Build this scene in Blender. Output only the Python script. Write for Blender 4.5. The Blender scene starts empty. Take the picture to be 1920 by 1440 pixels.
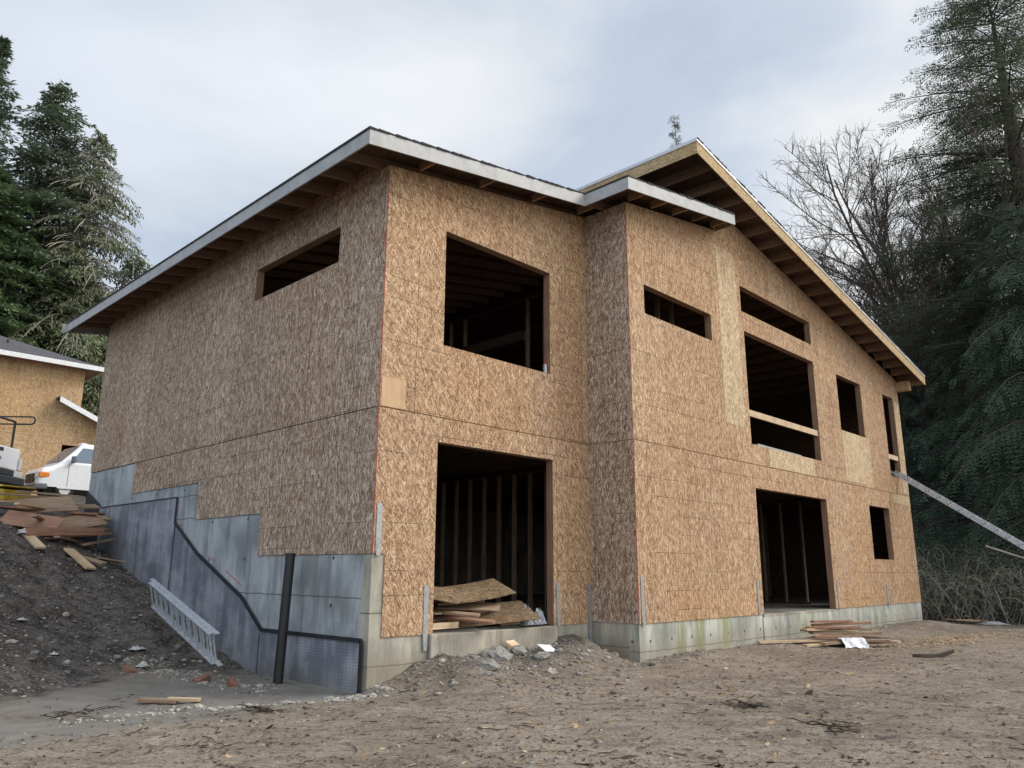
import bpy, math, random
from mathutils import Vector, Matrix, noise
random.seed(7)
R=math.radians
S=bpy.context.scene
C=S.collection
# ------------------------------------------------------------------ helpers
class MB:
    def __init__(s): s.v=[]; s.f=[]; s.m=[]
    def poly(s,pts,mi=0):
        b=len(s.v); s.v+= [tuple(p) for p in pts]; s.f.append(tuple(range(b,b+len(pts)))); s.m.append(mi)
    def hexa(s,p,mi=0):
        b=len(s.v); s.v+=[tuple(q) for q in p]
        for q in ((0,3,2,1),(4,5,6,7),(0,1,5,4),(1,2,6,5),(2,3,7,6),(3,0,4,7)):
            s.f.append(tuple(b+i for i in q)); s.m.append(mi)
        return s
    def box(s,x0,x1,y0,y1,z0,z1,mi=0,M=None):
        p=[(x0,y0,z0),(x1,y0,z0),(x1,y1,z0),(x0,y1,z0),(x0,y0,z1),(x1,y0,z1),(x1,y1,z1),(x0,y1,z1)]
        if M is not None: p=[tuple(M@Vector(q)) for q in p]
        s.hexa(p,mi); return s
    def bar(s,a,b,w,h,up=(0,0,1),mi=0):
        a=Vector(a); b=Vector(b); d=(b-a).normalized(); u=Vector(up)
        r=d.cross(u).normalized()*w/2; u=r.cross(d).normalized()*h/2
        s.hexa([a-r-u,a+r-u,b+r-u,b-r-u,a-r+u,a+r+u,b+r+u,b-r+u],mi); return s
    def tube(s,pts,rad,n=6,mi=0,cap=True):
        pts=[Vector(p) for p in pts]; k=len(pts)
        if not hasattr(rad,'__len__'): rad=[rad]*k
        b=len(s.v); px=None
        for i,p in enumerate(pts):
            d=(pts[min(i+1,k-1)]-pts[max(i-1,0)])
            if d.length<1e-6: d=Vector((0,0,1))
            d.normalize()
            if px is None: px=d.orthogonal().normalized()
            px=(px-d*px.dot(d))
            if px.length<1e-4: px=d.orthogonal()
            px.normalize(); py=d.cross(px)
            for j in range(n):
                a=2*math.pi*j/n; s.v.append(tuple(p+(px*math.cos(a)+py*math.sin(a))*rad[i]))
        for i in range(k-1):
            for j in range(n):
                j2=(j+1)%n; s.f.append((b+i*n+j,b+i*n+j2,b+(i+1)*n+j2,b+(i+1)*n+j)); s.m.append(mi)
        if cap and n>3:
            s.f.append(tuple(b+j for j in range(n))[::-1]); s.m.append(mi)
            s.f.append(tuple(b+(k-1)*n+j for j in range(n))); s.m.append(mi)
        return s
    def prism(s,outline,y0,y1,mi=0,inset=None):
        # outline in (x,z), extruded along y
        n=len(outline); b=len(s.v)
        for y in (y0,y1):
            for (x,z) in outline: s.v.append((x,y,z))
        s.f.append(tuple(b+i for i in range(n))); s.m.append(mi)
        s.f.append(tuple(b+n+i for i in range(n))[::-1]); s.m.append(mi)
        for i in range(n):
            j=(i+1)%n; s.f.append((b+j,b+i,b+n+i,b+n+j)); s.m.append(mi)
        return s
    def build(s,name,mats,parent=None,loc=None,rot=None,smooth=False,bevel=0,recalc=False,nouv=False):
        me=bpy.data.meshes.new(name); me.from_pydata(s.v,[],s.f)
        if not isinstance(mats,(list,tuple)): mats=[mats]
        for m in mats: me.materials.append(m)
        if len(mats)>1: me.polygons.foreach_set('material_index',s.m)
        if not nouv: uv=me.uv_layers.new(name='UVMap'); V=s.v; data=[0.0]*(2*len(me.loops))
        for p in (() if nouv else me.polygons):
            n=p.normal; ax,ay,az=abs(n.x),abs(n.y),abs(n.z)
            for li in p.loop_indices:
                v=V[me.loops[li].vertex_index]
                if ax>=ay and ax>=az: a,b=v[1],v[2]
                elif ay>=az: a,b=v[0],v[2]
                else: a,b=v[0],v[1]
                data[2*li]=a; data[2*li+1]=b
        if not nouv: uv.data.foreach_set('uv',data)
        if recalc:
            import bmesh
            bm=bmesh.new(); bm.from_mesh(me); bmesh.ops.recalc_face_normals(bm,faces=bm.faces); bm.to_mesh(me); bm.free()
        if smooth: me.polygons.foreach_set('use_smooth',[True]*len(me.polygons))
        me.update()
        o=bpy.data.objects.new(name,me); C.objects.link(o)
        if loc is not None: o.location=loc
        if rot is not None: o.rotation_euler=rot
        if parent is not None: o.parent=parent
        if bevel:
            b=o.modifiers.new('Bevel','BEVEL'); b.width=bevel; b.segments=2; b.limit_method='ANGLE'
        return o
def tag(o,label=None,cat=None,group=None,kind=None):
    if label: o['label']=label
    if cat: o['category']=cat
    if group: o['group']=group
    if kind: o['kind']=kind
    return o
def empty(name,loc,rz=0,label=None,cat=None,group=None):
    o=bpy.data.objects.new(name,None); C.objects.link(o); o.location=loc; o.rotation_euler=(0,0,rz); o.empty_display_size=.3
    return tag(o,label,cat,group)
def copy_tree(o,parent=None):
    c=o.copy(); C.objects.link(c)
    if parent: c.parent=parent
    for ch in o.children: copy_tree(ch,c)
    return c
def sm(a,b,x):
    t=max(0,min(1,(x-a)/(b-a))); return t*t*(3-2*t)
def lerp_tab(tab,x):
    if x<=tab[0][0]: return tab[0][1]
    for (a,b),(c,d) in zip(tab,tab[1:]):
        if x<=c: return b+(d-b)*(x-a)/(c-a)
    return tab[-1][1]
# ------------------------------------------------------------------ materials
class N:
    def __init__(s,name):
        s.m=bpy.data.materials.new(name); s.m.use_nodes=True; s.t=s.m.node_tree; s.n=s.t.nodes; s.l=s.t.links
        s.b=s.n['Principled BSDF']; s.out=s.n['Material Output']
    def node(s,ty,**k):
        n=s.n.new(ty)
        for a,b in k.items(): setattr(n,a,b)
        return n
    def L(s,a,b): s.l.new(a,b)
    def val(s,sock,v):
        if hasattr(v,'is_output'): s.L(v,sock)
        else: sock.default_value=v
    def tc(s,which='Object'): return s.node('ShaderNodeTexCoord').outputs[which]
    def map(s,vec,scale=(1,1,1),rot=(0,0,0),loc=(0,0,0)):
        n=s.node('ShaderNodeMapping'); s.L(vec,n.inputs[0]); n.inputs['Scale'].default_value=scale; n.inputs['Rotation'].default_value=rot; n.inputs['Location'].default_value=loc
        return n.outputs[0]
    def noise(s,vec,scale,detail=4,rough=.55,dist=0,out='Fac'):
        n=s.node('ShaderNodeTexNoise'); s.L(vec,n.inputs['Vector']); n.inputs['Scale'].default_value=scale; n.inputs['Detail'].default_value=detail; n.inputs['Roughness'].default_value=rough; n.inputs['Distortion'].default_value=dist
        return n.outputs[out]
    def math(s,op,a,b=0,c=0,clamp=False):
        n=s.node('ShaderNodeMath',operation=op,use_clamp=clamp); s.val(n.inputs[0],a); s.val(n.inputs[1],b); s.val(n.inputs[2],c); return n.outputs[0]
    def ramp(s,f,stops,interp='LINEAR'):
        n=s.node('ShaderNodeValToRGB'); s.L(f,n.inputs[0]); n.color_ramp.interpolation=interp
        e=n.color_ramp.elements
        while len(e)<len(stops): e.new(.5)
        for el,(p,c) in zip(e,stops):
            el.position=p; el.color=(c,c,c,1) if not hasattr(c,'__len__') else (*c,1)
        return n.outputs[0]
    def mix(s,f,a,b,mode='MIX'):
        n=s.node('ShaderNodeMix',data_type='RGBA',blend_type=mode); s.val(n.inputs[0],f)
        for sock,v in ((n.inputs[6],a),(n.inputs[7],b)):
            if hasattr(v,'is_output'): s.L(v,sock)
            else: sock.default_value=(v,v,v,1) if not hasattr(v,'__len__') else (*v[:3],1)
        return n.outputs[2]
    def smooth(s,x,a,b):
        n=s.node('ShaderNodeMapRange',interpolation_type='SMOOTHSTEP'); s.val(n.inputs[0],x); n.inputs[1].default_value=a; n.inputs[2].default_value=b; return n.outputs[0]
    def sep(s,v):
        n=s.node('ShaderNodeSeparateXYZ'); s.L(v,n.inputs[0]); return n.outputs
    def bump(s,h,st=.3,d=.01):
        n=s.node('ShaderNodeBump'); s.L(h,n.inputs['Height']); n.inputs['Strength'].default_value=st; n.inputs['Distance'].default_value=d; s.L(n.outputs[0],s.b.inputs['Normal'])
    def col(s,c): s.val(s.b.inputs['Base Color'],c if hasattr(c,'is_output') else (*c,1))
    def rough(s,r): s.val(s.b.inputs['Roughness'],r)

def mat_osb(name,angles=(90,70,112),dark=(.12,.064,.037),mid=(.43,.292,.192),light=(.83,.69,.52),panels=True,grey=0,scale=1,tint=(1,1,1),contrast=1):
    g=N(name); uv=g.tc('UV'); cur=None
    nz=g.noise(uv,11,3,out='Color')
    wv=g.node('ShaderNodeVectorMath',operation='MULTIPLY_ADD'); g.L(nz,wv.inputs[0]); wv.inputs[1].default_value=(.075,.075,0); g.L(uv,wv.inputs[2])
    hs=None
    for i,a in enumerate(angles):
        mp=g.map(wv.outputs[0],rot=(0,0,R(-a)),loc=(i*3.7,i*1.3,0))
        mp=g.map(mp,scale=((10.5+1.9*i)*scale,(54+9*i)*scale,1))
        v=g.node('ShaderNodeTexVoronoi',voronoi_dimensions='2D'); g.L(mp,v.inputs['Vector']); v.inputs['Scale'].default_value=1
        sp=g.sep(v.outputs['Color'])
        if cur is None: cur=sp[0]
        else:
            msk=g.math('GREATER_THAN',sp[1],.52)
            cur=g.math('ADD',g.math('MULTIPLY',sp[0],msk),g.math('MULTIPLY',cur,g.math('SUBTRACT',1,msk)))
    fine=g.noise(g.map(uv,rot=(0,0,R(-angles[0])),scale=(30,160,1)),1,2)
    f=g.math('ADD',g.math('ADD',.11,g.math('MULTIPLY',cur,.78)),g.math('MULTIPLY',g.math('SUBTRACT',fine,.5),.30))
    for i,(a,sgn,wd) in enumerate(((angles[0]+8,-.34,.020),(angles[1]-6,.24,.022),(angles[-1]+14,-.26,.016),(angles[0]-24,.22,.016))):
        q=g.noise(g.map(g.map(uv,rot=(0,0,R(-a)),loc=(i*5.1,i*2.2,0)),scale=(11*scale,30*scale,1)),1,2,.5,1.3)
        rdg=g.math('SUBTRACT',1,g.smooth(g.math('ABSOLUTE',g.math('SUBTRACT',q,.5)),wd*.4,wd*1.6))
        f=g.math('ADD',f,g.math('MULTIPLY',rdg,sgn))
    c=g.ramp(f,[(0,dark),(.16,[dark[k]*.45+mid[k]*.55 for k in range(3)]),(.5,mid),(.82,[mid[k]*.6+light[k]*.4 for k in range(3)]),(1,light)])
    # reddish / yellowish flakes
    big=g.noise(uv,.9,3); c=g.mix(g.math('MULTIPLY',g.smooth(big,.45,.7),.35),c,g.mix(1,c,(.92,.80,.68),'MULTIPLY'))
    st=g.noise(g.map(uv,scale=(2.6,.35,1)),1.5,4); c=g.mix(g.math('MULTIPLY',g.smooth(st,.5,.75),.45),c,g.mix(1,c,(.66,.60,.56),'MULTIPLY'))
    if panels:
        s=g.sep(uv)
        pu=g.math('DIVIDE',g.math('ADD',s[0],30.76),1.22); pv=g.math('DIVIDE',g.math('ADD',s[1],24.4-2.895+.0),2.44)
        row=g.math('FLOOR',pv); pu=g.math('ADD',pu,g.math('MULTIPLY',row,.43))
        cb=g.node('ShaderNodeCombineXYZ'); g.L(g.math('FLOOR',pu),cb.inputs[0]); g.L(row,cb.inputs[1])
        wn=g.node('ShaderNodeTexWhiteNoise',noise_dimensions='2D'); g.L(cb.outputs[0],wn.inputs['Vector']); w=g.sep(wn.outputs['Color'])
        c=g.mix(g.math('MULTIPLY',w[0],.45),c,g.mix(1,c,(1.0,.90,.74),'MULTIPLY'))
        c=g.mix(g.math('MULTIPLY',w[1],.42),c,g.mix(1,c,(.74,.70,.68),'MULTIPLY'))
        fu=g.math('FRACT',pu); seam=g.math('LESS_THAN',fu,.007)
        lines=seam
        sub=g.math('MULTIPLY',g.math('FRACT',g.math('DIVIDE',g.math('ADD',s[1],30),.3048)),.3048)
        ln=g.math('LESS_THAN',sub,.0075)
        msk=g.math('GREATER_THAN',g.noise(g.map(uv,scale=(.45,1.6,1)),1.3,1),.52)
        ln=g.math('MULTIPLY',g.math('MULTIPLY',ln,msk),.8)
        lines=g.math('MAXIMUM',g.math('MULTIPLY',lines,.7),ln)
        c=g.mix(lines,c,(.035,.022,.018))
    if grey: 
        hsv=g.node('ShaderNodeHueSaturation'); hsv.inputs['Saturation'].default_value=1-grey; g.L(c,hsv.inputs['Color']); c=hsv.outputs[0]
    c=g.mix(1,c,tint,'MULTIPLY')
    g.col(c); g.rough(.8); g.b.inputs['Specular IOR Level'].default_value=.25
    g.bump(f,.25,.004); return g.m

def mat_wood(name,c1=(.30,.17,.09),c2=(.46,.29,.16),axis=0,rough=.75,sc=1):
    g=N(name); o=g.tc('Object'); scl=[28*sc]*3; scl[axis]=1.4*sc
    n=g.noise(g.map(o,scale=scl),1,4,.6,.4); n2=g.noise(o,2.3,3)
    c=g.ramp(n,[(.3,c1),(.68,c2)]); c=g.mix(g.smooth(n2,.4,.75),c,g.mix(1,c,(.72,.68,.66),'MULTIPLY'))
    inf=g.node('ShaderNodeObjectInfo'); c=g.mix(g.math('MULTIPLY',inf.outputs['Random'],.5),c,g.mix(1,c,(.70,.62,.55),'MULTIPLY'))
    g.col(c); g.rough(rough); g.bump(n,.2,.004); return g.m
def mat_plain(name,c,rough=.6,metal=0,var=.25,scale=8,bump=0,spec=.5,coat=0):
    g=N(name); o=g.tc('Object'); n=g.noise(o,scale,4,.6)
    cc=g.mix(g.smooth(n,.35,.75),c,[x*(1-var) for x in c]); g.col(cc); g.rough(rough); g.b.inputs['Metallic'].default_value=metal
    g.b.inputs['Specular IOR Level'].default_value=spec
    if coat: g.b.inputs['Coat Weight'].default_value=coat
    if bump: g.bump(n,bump,.01)
    return g.m
def mat_concrete(name,base=(.36,.36,.34),vlines=0,hline=None,moss=None,warm=0):
    g=N(name); o=g.tc('Object'); uv=g.tc('UV'); s=g.sep(uv)
    n1=g.noise(o,1.1,5,.6); n2=g.noise(g.map(o,scale=(5,5,.7)),1,5,.6); n3=g.noise(o,40,3)
    c=g.mix(g.smooth(n1,.35,.7),[x*1.2 for x in base],[x*.62 for x in base])
    c=g.mix(g.math('MULTIPLY',g.smooth(n2,.47,.66),.62),c,[base[0]*.42,base[1]*.43,base[2]*.44])
    n4=g.noise(g.map(o,scale=(2.2,2.2,.5),loc=(5,3,1)),1,5,.65); c=g.mix(g.math('MULTIPLY',g.smooth(n4,.52,.66),.6),c,[min(1,x*1.55) for x in base])
    c=g.mix(g.math('MULTIPLY',n3,.25),c,(.12,.12,.12))
    h=n3
    if vlines:
        fr=g.math('MULTIPLY',g.math('FRACT',g.math('ADD',g.math('DIVIDE',s[0],vlines),50.3)),vlines)
        l=g.math('LESS_THAN',fr,.010)
        wk=g.smooth(g.noise(g.map(o,scale=(1.5,1.5,2)),2,2),.35,.6)
        c=g.mix(g.math('MULTIPLY',g.math('MULTIPLY',l,wk),.75),c,(.05,.05,.045))
        cell=g.math('FLOOR',g.math('ADD',g.math('DIVIDE',s[0],vlines),50.3)); wn=g.node('ShaderNodeTexWhiteNoise',noise_dimensions='1D'); g.L(cell,wn.inputs['W'])
        c=g.mix(g.math('MULTIPLY',wn.outputs['Value'],.3),c,g.mix(1,c,(.62,.66,.6),'MULTIPLY'))
        # tie holes
        du=g.math('SUBTRACT',fr,.02); dv=g.math('SUBTRACT',g.math('MULTIPLY',g.math('FRACT',g.math('DIVIDE',g.math('ADD',s[1],.29),.61)),.61),.0)
        d=g.math('ADD',g.math('MULTIPLY',du,du),g.math('MULTIPLY',g.math('SUBTRACT',dv,.02),g.math('SUBTRACT',dv,.02)))
        c=g.mix(g.math('LESS_THAN',d,.0006),c,(.03,.03,.03))
    if hline:
        wob=g.math('MULTIPLY',g.math('SUBTRACT',g.noise(g.map(o,scale=(3,3,0)),1,3),.5),.05)
        for z in hline:
            l=g.math('LESS_THAN',g.math('ABSOLUTE',g.math('SUBTRACT',g.math('ADD',s[1],wob),z)),.009)
            c=g.mix(g.math('MULTIPLY',l,.7),c,(.06,.06,.055))
    if moss:
        for (u0,w) in moss:
            a=g.math('SUBTRACT',1,g.smooth(g.math('ABSOLUTE',g.math('SUBTRACT',s[0],u0)),w*.2,w))
            a=g.math('MULTIPLY',a,g.smooth(g.noise(g.map(o,scale=(7,7,1.2)),1,4),.35,.6))
            c=g.mix(g.math('MULTIPLY',a,.7),c,(.20,.21,.05))
    if warm:  # damp soil splash along the lower edge
        a=g.math('SUBTRACT',1,g.smooth(g.math('ADD',s[1],g.math('MULTIPLY',g.math('SUBTRACT',n1,.5),.35)),-.42,-.12))
        c=g.mix(g.math('MULTIPLY',a,warm),c,(.22,.185,.13))
    g.col(c); g.rough(.85); g.bump(n3,.25,.006); return g.m

M={}
M['osbA']=mat_osb('osb_front',angles=(88,60,125),tint=(.97,.92,.855))
M['osbB']=mat_osb('osb_front_vertical',angles=(90,76,104),tint=(.97,.92,.855))
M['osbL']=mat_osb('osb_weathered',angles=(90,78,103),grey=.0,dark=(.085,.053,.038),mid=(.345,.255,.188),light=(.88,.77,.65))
M['osbY']=mat_osb('osb_fresh_yellow',angles=(90,70,110),panels=False,dark=(.18,.11,.06),mid=(.49,.365,.23),light=(.82,.70,.49))
M['osbF']=mat_osb('osb_fascia',angles=(0,20,160),panels=False,dark=(.22,.14,.07),mid=(.44,.32,.175),light=(.66,.53,.33))
M['osbH']=mat_osb('osb_neighbour',angles=(90,60,120),dark=(.22,.13,.07),mid=(.48,.33,.19),light=(.72,.54,.32),scale=.7)
M['osbD']=mat_osb('osb_scrap',angles=(0,25,150),panels=False,dark=(.06,.04,.028),mid=(.22,.15,.09),light=(.46,.34,.21))
M['osbShade']=mat_osb('osb_shaded',angles=(0,20,160),panels=False,dark=(.035,.020,.014),mid=(.095,.055,.036),light=(.17,.105,.07))  # strand board darkened: undersides and interior walls carry shade in their colour
M['ply']=mat_wood('plywood',(.46,.30,.17),(.60,.42,.25),2,sc=.5)
M['lum']=mat_wood('lumber_x',(.25,.145,.085),(.42,.27,.165),0)
M['lumy']=mat_wood('lumber_y',(.25,.145,.085),(.42,.27,.165),1)
M['lumz']=mat_wood('lumber_z',(.22,.125,.08),(.36,.225,.145),2)
M['dly']=mat_wood('shaded_lumber_y',(.06,.038,.028),(.125,.08,.058),1)  # indoor lumber with room shade put into the wood colour
M['dlz']=mat_wood('shaded_lumber_z',(.18,.125,.09),(.32,.225,.16),2)  # stud lumber, darkened to stand for interior shade
M['midy']=mat_wood('shaded_eave_lumber',(.17,.11,.07),(.30,.20,.14),1)  # lumber toned down to carry the shade under the roof overhangs
M['dlx']=mat_wood('shaded_lumber_x',(.06,.038,.028),(.12,.075,.055),0)  # brace and beam lumber, interior shade in the colour
M['pale']=mat_wood('pale_lumber',(.52,.40,.26),(.70,.56,.38),0)
M['oldw']=mat_wood('weathered_board',(.20,.13,.085),(.44,.33,.23),0)
M['redw']=mat_wood('reddish_board',(.26,.13,.08),(.42,.26,.18),0)
M['prim']=mat_plain('primed_trim',(.39,.40,.405),.55,var=.25,scale=5)
M['shing']=mat_plain('asphalt_shingle',(.032,.032,.036),.9,var=.5,scale=25,bump=.4)
M['shing2']=mat_plain('grey_shingle',(.085,.085,.095),.9,var=.5,scale=12,bump=.4)
M['galv']=mat_plain('galvanised_steel',(.42,.44,.46),.5,metal=.5,var=.35,scale=30)
M['alu']=mat_plain('aluminium',(.56,.60,.66),.42,metal=.45,var=.3,scale=14)
M['flash']=mat_plain('drip_edge',(.62,.63,.65),.4,metal=.3,var=.1)
M['black']=mat_plain('black_plastic',(.014,.015,.017),.45,var=.4)
M['tar']=mat_plain('black_tar',(.018,.02,.024),.55,var=.5,scale=6,bump=.3)
M['red']=mat_plain('red_edge_paint',(.30,.03,.03),.7)
M['orange']=mat_plain('orange_paint',(.48,.20,.15),.7)
M['white']=mat_plain('white_plastic',(.72,.74,.76),.5,var=.15)
M['scrap']=mat_plain('dirty_white_plastic',(.50,.52,.53),.6,var=.5,scale=22)
M['clear']=mat_plain('grey_plastic_film',(.35,.37,.40),.3,var=.5,scale=18,bump=.6)
M['concF']=mat_concrete('concrete_board_formed',(.47,.48,.43),vlines=.61,hline=(-.42,),moss=((7.0,.35),(6.2,.25),(5.6,.2),(10.2,.4)),warm=.45)
M['concA']=mat_concrete('concrete_front',(.37,.35,.29),hline=(-.36,.27),warm=.55)
M['concL']=mat_concrete('concrete_side',(.36,.39,.41),vlines=1.22,hline=(.45,1.66,2.06))
M['slab']=mat_concrete('concrete_slab',(.36,.33,.27))
M['slabShade']=mat_concrete('concrete_shaded',(.13,.12,.105))  # concrete darkened to stand in for the dim interior
M['brick']=mat_plain('red_brick',(.27,.13,.09),.9,var=.4,scale=9,bump=.3)
M['rock']=mat_plain('grey_rock',(.30,.29,.27),.9,var=.5,scale=9,bump=.6)
M['rock2']=mat_plain('pale_rock',(.38,.35,.31),.9,var=.4,scale=9,bump=.5)
M['stone']=mat_plain('gravel_stone',(.22,.21,.20),.9,var=.5,scale=6)
M['bark']=mat_plain('bark',(.075,.060,.048),.95,var=.5,scale=10,bump=.6)
M['barkd']=mat_plain('dark_twigs',(.12,.098,.078),.95,var=.4,scale=2)
M['barkp']=mat_plain('pale_bark',(.25,.225,.19),.95,var=.4,scale=10,bump=.4)
M['twig']=mat_plain('twig',(.055,.038,.028),.95,var=.6,scale=4)
M['chip']=mat_plain('wood_chip',(.52,.37,.22),.9,var=.6,scale=3)
M['bone']=mat_plain('dead_branch',(.36,.33,.28),.95,var=.4,scale=6)
def mat_membrane():
    g=N('drainage_membrane'); uv=g.tc('UV'); o=g.tc('Object'); s=g.sep(uv)
    wob=g.math('MULTIPLY',g.noise(o,6,2),.03)
    row=g.math('SINE',g.math('MULTIPLY',g.math('ADD',s[1],wob),6.283/.036))
    dim=g.math('SINE',g.math('MULTIPLY',g.math('ADD',s[0],wob),6.283/.075))
    h=g.math('ADD',row,g.math('MULTIPLY',dim,.45))
    n=g.math('ADD',g.math('MULTIPLY',g.noise(g.map(o,scale=(1,.8,1.2)),1.4,5,.6),.55),g.math('MULTIPLY',g.noise(g.map(o,scale=(4,4,.45)),1.3,5,.65),.45))
    c=g.mix(g.smooth(n,.42,.60),(.155,.17,.205),(.33,.35,.39))
    c=g.mix(g.smooth(h,-1.3,.2),g.mix(1,c,.84,'MULTIPLY'),c)
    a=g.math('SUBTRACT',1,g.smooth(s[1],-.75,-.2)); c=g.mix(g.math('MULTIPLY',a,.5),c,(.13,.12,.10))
    g.col(c); g.rough(g.math('ADD',.34,g.math('MULTIPLY',n,.3))); g.bump(h,.14,.004); return g.m
M['memb']=mat_membrane()
def mat_leaf(name,c1,c2,sc=.6,tr=.15):
    g=N(name); o=g.tc('Object'); n=g.noise(o,sc,3); n2=g.noise(o,9,2)
    c=g.mix(g.smooth(n,.35,.65),c1,c2); c=g.mix(g.math('MULTIPLY',n2,.5),c,[x*.55 for x in c1])
    g.col(c); g.rough(.75); g.b.inputs['Specular IOR Level'].default_value=.25
    t=g.node('ShaderNodeBsdfTranslucent'); g.L(c,t.inputs[0]); mx=g.node('ShaderNodeMixShader'); mx.inputs[0].default_value=tr
    g.L(g.b.outputs[0],mx.inputs[1]); g.L(t.outputs[0],mx.inputs[2]); g.L(mx.outputs[0],g.out.inputs[0]); return g.m
M['fir']=mat_leaf('fir_needles',(.155,.205,.14),(.24,.29,.195))
M['firl']=mat_leaf('light_green_needles',(.135,.21,.10),(.22,.29,.15))
M['cedar']=mat_leaf('cedar_foliage',(.16,.195,.105),(.23,.255,.15))
M['dark']=mat_leaf('dark_hemlock',(.075,.120,.078),(.115,.175,.115))
M['fern']=mat_leaf('bramble_leaves',(.11,.145,.10),(.19,.215,.15),1.5)
M['yleaf']=mat_leaf('yellow_leaves',(.22,.19,.06),(.15,.12,.05),2)
M['dleaf']=mat_leaf('dead_leaves',(.24,.15,.08),(.36,.26,.15),3)

# ------------------------------------------------------------------ terrain
L_=17.87; D_=10.83; A_=4.41; B_=.92
toe_t=[(-14,-2.0),(-8,-.2),(-6,.9),(-3.3,2.3),(-2.2,3.3),(-1.3,3.8),(-.5,3.4),(.2,2.75)]
sl_t=[(-14,.40),(-3,.44),(-1.3,.45),(-.6,.36),(0,.262)]
def nz(x,y,s,seed=0): return noise.noise(Vector((x*s+seed*17.3,y*s-seed*5.1,seed*3.7)))
def H(x,y,rough=True):
    base=-.62
    # right hand bank and far ground
    hill=base
    toe=lerp_tab(toe_t,x)+.35*nz(x,y,.5,1)
    t=y-toe
    if t>0:
        sl=lerp_tab(sl_t,x); rise=sl*t
        rise*= .75+.25*sm(0,2.5,t)
        hill=base+rise
        cap=2.02+.078*(y-9.3)+.08*nz(x,y,.35,3); cap=min(cap,4.3)
        if hill>cap-.35:
            q=hill-(cap-.35); hill=cap-.35+.35*(1-math.exp(-q/.35))
    w=sm(16,24,x)
    bank=base+max(0,x-20.3+.25*(y+3))*.16*sm(0,3,x-20.3+.25*(y+3)); bank=min(bank,4)
    if y>6: bank=max(bank,base+.15*(y-6))
    h=hill*(1-w)+min(bank,4.5)*w
    if x<0 and y>-.6: # wet sand hollow
        h-=.07*sm(-.5,.4,y)*(1-sm(1.5,3.2,y))*(1-sm(1.0,4.5,-x))
    h+=(.30+.12*nz(x,y,1.6,31)+.05*nz(x,y,5,33))*math.exp(-(max(0,abs(x-2.3)-1.2)/.62)**2)*math.exp(-(min(0,y+.05)/(1.15+.4*nz(x,y,.9,32)))**2)*(1 if y<.2 else 0)*(1 if x>.02 else 0)
    h+=.24*math.exp(-((x-3.95)/.5)**2)*math.exp(-(min(0,y)/.8)**2)*(1 if x>.02 else 0)
    if x>A_: h+=.11*math.exp(-(max(0,-B_-y)/.8)**2)*sm(4.0,5,x)*(1-sm(17.9,18.6,x))
    h+=.16*math.exp(-((x-15.6)/1.8)**2-((y+1.6)/.5)**2)
    # interior dug out below the slab
    if .1<x<L_-.1 and (.1 if x<A_+.1 else -B_+.1)<y<D_-.06: h=-.8
    elif rough:
        hs=sm(0.0,.6,t)*(1-w)
        u_=x*.719+y*.695; v_=x*.695-y*.719
        for k_,(u0,dp) in enumerate(((-4.5,.030),(-2.75,.026),(-6.0,.02))):
            q_=u_-u0-.35*noise.noise(Vector((v_*.16,k_*3.1,0)))-.06*v_*(1 if k_<2 else -1)
            if abs(q_)<.6: h-=(1-hs)*(dp*math.exp(-(q_/.13)**2)-dp*.45*math.exp(-((abs(q_)-.24)/.07)**2))*(.6+.8*noise.noise(Vector((v_*.6,k_,2))))
        h+=(1-hs)*(.022*noise.noise(Vector((v_*.35,u_*2.6,4.4)))+.012*noise.noise(Vector((v_*1.2,u_*7,1.7))))
        h+=.030*nz(x,y,1.1,5)+.016*nz(x,y,4,6)*(1+1.5*hs)+hs*(.07*nz(x,y,2.2,7)+.035*nz(x,y,7,8))
        h+=(.008+.02*hs)*nz(x,y,14,9)
    return h
def axis(segs):
    out=[]
    for a,b,st in segs:
        n=max(1,round((b-a)/st)); out+=[a+(b-a)*i/n for i in range(n)]
    out.append(segs[-1][1]); return out
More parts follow.
